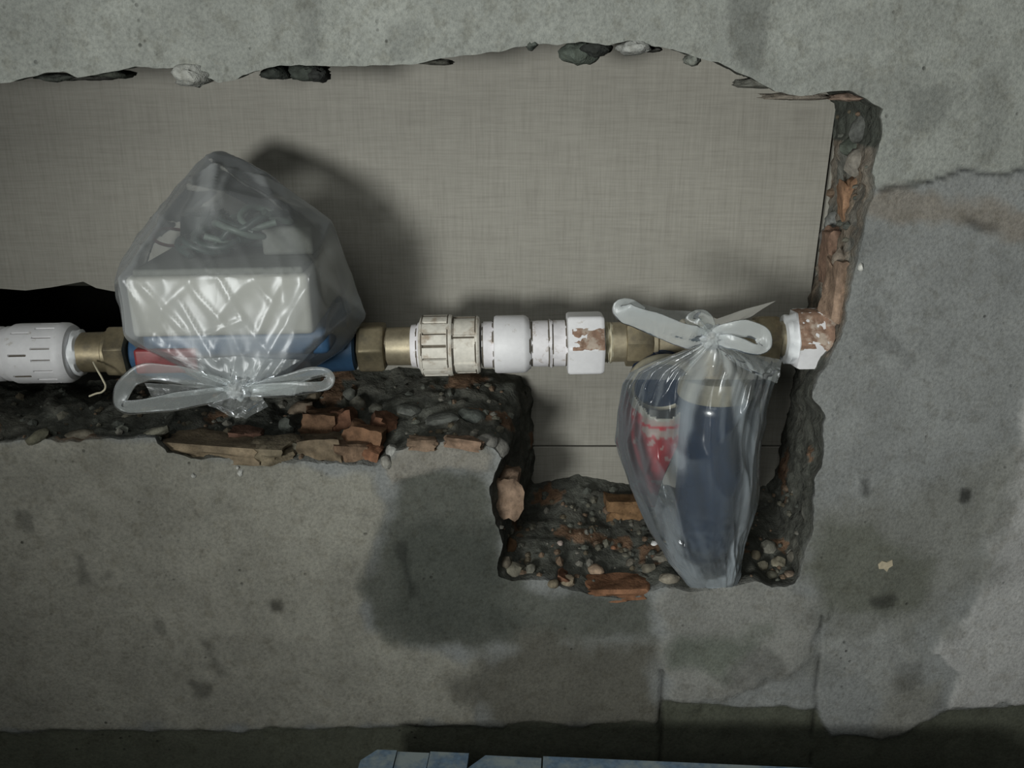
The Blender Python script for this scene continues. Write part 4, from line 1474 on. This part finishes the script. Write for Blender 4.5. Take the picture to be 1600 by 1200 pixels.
def layers(o, strokes, ymax):
    """where the film lies double: strokes of (column, row, half width px, opacity) along each fold"""
    me = o.data
    co = np.empty(len(me.vertices) * 3)
    me.vertices.foreach_get('co', co)
    co = co.reshape(-1, 3)
    px, py = proj(co)
    n_ = np.array([fb(c[0] * 60, c[1] * 60, c[2] * 25, 3) for c in co])
    val = np.zeros(len(co))
    for st_ in strokes:
        for (a0, b0, w0, k0), (a1, b1, w1, k1) in zip(st_[:-1], st_[1:]):
            vx_, vy_ = a1 - a0, b1 - b0
            t_ = np.clip(((px - a0) * vx_ + (py - b0) * vy_) / (vx_ ** 2 + vy_ ** 2), 0, 1)
            d = np.hypot(px - a0 - t_ * vx_, py - b0 - t_ * vy_) / (w0 + (w1 - w0) * t_)
            val = np.maximum(val, (k0 + (k1 - k0) * t_) * (1 - sstep(0.45, 1.0, d + 0.5 * n_)))
    val = np.where(co[:, 1] < ymax, np.clip(val, 0, 0.8), 0)
    at = me.attributes.new('layers', 'FLOAT', 'POINT')
    at.data.foreach_set('value', val.astype(np.float32))


layers(fo2, [[(1102, 545, 10, .30), (1084, 590, 16, .34), (1070, 650, 20, .34), (1062, 720, 22, .30), (1060, 745, 22, .05)], [(1126, 545, 8, .2), (1150, 600, 12, .30), (1166, 680, 16, .32), (1170, 760, 18, .30), (1164, 830, 18, .22)],
             [(1162, 825, 10, .3), (1152, 870, 13, .45), (1140, 905, 14, .5), (1115, 914, 12, .4)], [(1045, 800, 10, .12), (1058, 880, 18, .25), (1085, 902, 20, .32)], [(1112, 540, 26, .45), (1112, 575, 20, .12)],
             [(1180, 640, 10, .12), (1180, 780, 12, .18)], [(1150, 560, 10, .15), (1205, 590, 14, .2), (1190, 640, 14, .12)], [(1130, 590, 7, .2), (1128, 690, 5, .1)]], 0.02)
knot('knot', P(1112, 526, -.040), 0.0085, 0.007, 0.0075, bag2, 4)
ribbon('handle_loop', [P(1104, 526, -.042), P(1080, 527, -.046), P(1040, 514, -.050), P(1000, 498, -.052), P(976, 488, -.052), P(970, 478, -.050), P(984, 476, -.046), P(1005, 486, -.042)],
       [.007, .013, .012, .011, .010, .007, .006, .004], M['film_knot'], bag2, seed=4)
sheet('bow_back', [[P(1000, 474, -.034), P(1040, 484, -.034), P(1080, 486, -.034), P(1118, 512, -.036)], [P(985, 486, -.038), P(1030, 505, -.040), P(1070, 515, -.040), P(1108, 524, -.040)]], M['film_dense'], bag2, 9)
ribbon('bow_fold', [P(1106, 524, -.044), P(1096, 516, -.046), P(1082, 500, -.044), P(1092, 492, -.040), P(1104, 498, -.038), P(1110, 516, -.038)], [.005, .006, .007, .006, .006, .005], M['film_dense'], bag2, seed=6)
ribbon('handle_loop', [P(1118, 524, -.044), P(1136, 516, -.047), P(1165, 514, -.048), P(1190, 524, -.048), P(1194, 540, -.049), P(1182, 547, -.050), P(1160, 540, -.050), P(1138, 534, -.048), P(1118, 530, -.044)],
       [.007, .008, .009, .008, .007, .006, .007, .008, .006], M['film_knot'], bag2, seed=7)
sheet('bag_corner', [[P(1118, 534, -.042), P(1150, 545, -.040), P(1190, 556, -.034), P(1222, 562, -.028)], [P(1124, 550, -.043), P(1156, 572, -.042), P(1190, 590, -.036), P(1214, 598, -.030)]], M['film_dense'], bag2, 12, 0.003)
sheet('bag_collar', [[P(1085, 484, 0.0), P(1120, 498, 0.0), P(1160, 484, 0.0), P(1212, 470, 0.004)], [P(1100, 514, -.030), P(1112, 518, -.034), P(1126, 516, -.032), P(1150, 508, -.024)]], M['film'], bag2, 15)

layers(fo1, [[(338, 240, 16, .28), (325, 300, 30, .16), (310, 340, 30, .06)], [(375, 255, 12, .25), (450, 300, 14, .2), (505, 345, 14, .2), (530, 420, 14, .1), (560, 490, 14, .15)],
             [(372, 600, 30, .5), (372, 560, 70, .22), (372, 540, 90, .05)], [(250, 330, 14, .12), (205, 400, 14, .12), (190, 460, 12, .15), (205, 520, 14, .2)], [(460, 470, 22, .12), (420, 560, 26, .2)],
             [(250, 450, 20, .1), (330, 560, 26, .2)]], 0.03)

# ------------------------------------------------------------------ carton at the foot of the wall
t = empty('carton', (0, 0, 0), 'scuffed pale blue and white carton at the wall foot, only its top edge showing', 'carton')
ct = P(575, 1170, -0.040)
yaw = math.radians(-3.6)
t.location = (ct.x, ct.y, 0)
t.rotation_euler = (0, 0, yaw)
hz_ = ct.z
LEN, WID = 0.44, 0.18
rbox('carton_body', (0.0, -WID, 0.0), (LEN, 0.0, hz_ - 0.012), M['carton'], t, 0.002, 2)
sx = 0.000405
for i, (x0_, x1_, cutl) in enumerate([(-0.003, 53 * sx, 0.010), (54.5 * sx, 112 * sx, 0), (114 * sx, 184 * sx, 0), (187 * sx, 315 * sx, 0.011), (318 * sx, LEN, 0)]):
    bm = bmesh.new()
    pl_ = [(x0_ + cutl, 0), (x1_, 0), (x1_, -0.075), (x0_, -0.075), (x0_, -cutl * 1.2 if cutl else -0.02)]
    f = bm.faces.new([bm.verts.new((p[0], p[1] + 0.0008 * noise.noise(Vector((p[0] * 200, i, 0))), hz_ - 0.004 - 0.0012 * (i % 2))) for p in pl_])
    bm.normal_update()
    ex = bmesh.ops.extrude_face_region(bm, geom=[f])
    bmesh.ops.translate(bm, verts=[g for g in ex['geom'] if isinstance(g, bmesh.types.BMVert)], vec=(0, 0, 0.004))
    bmesh.ops.recalc_face_normals(bm, faces=bm.faces)
    from_bm('flap', bm, M['carton'], t, False)
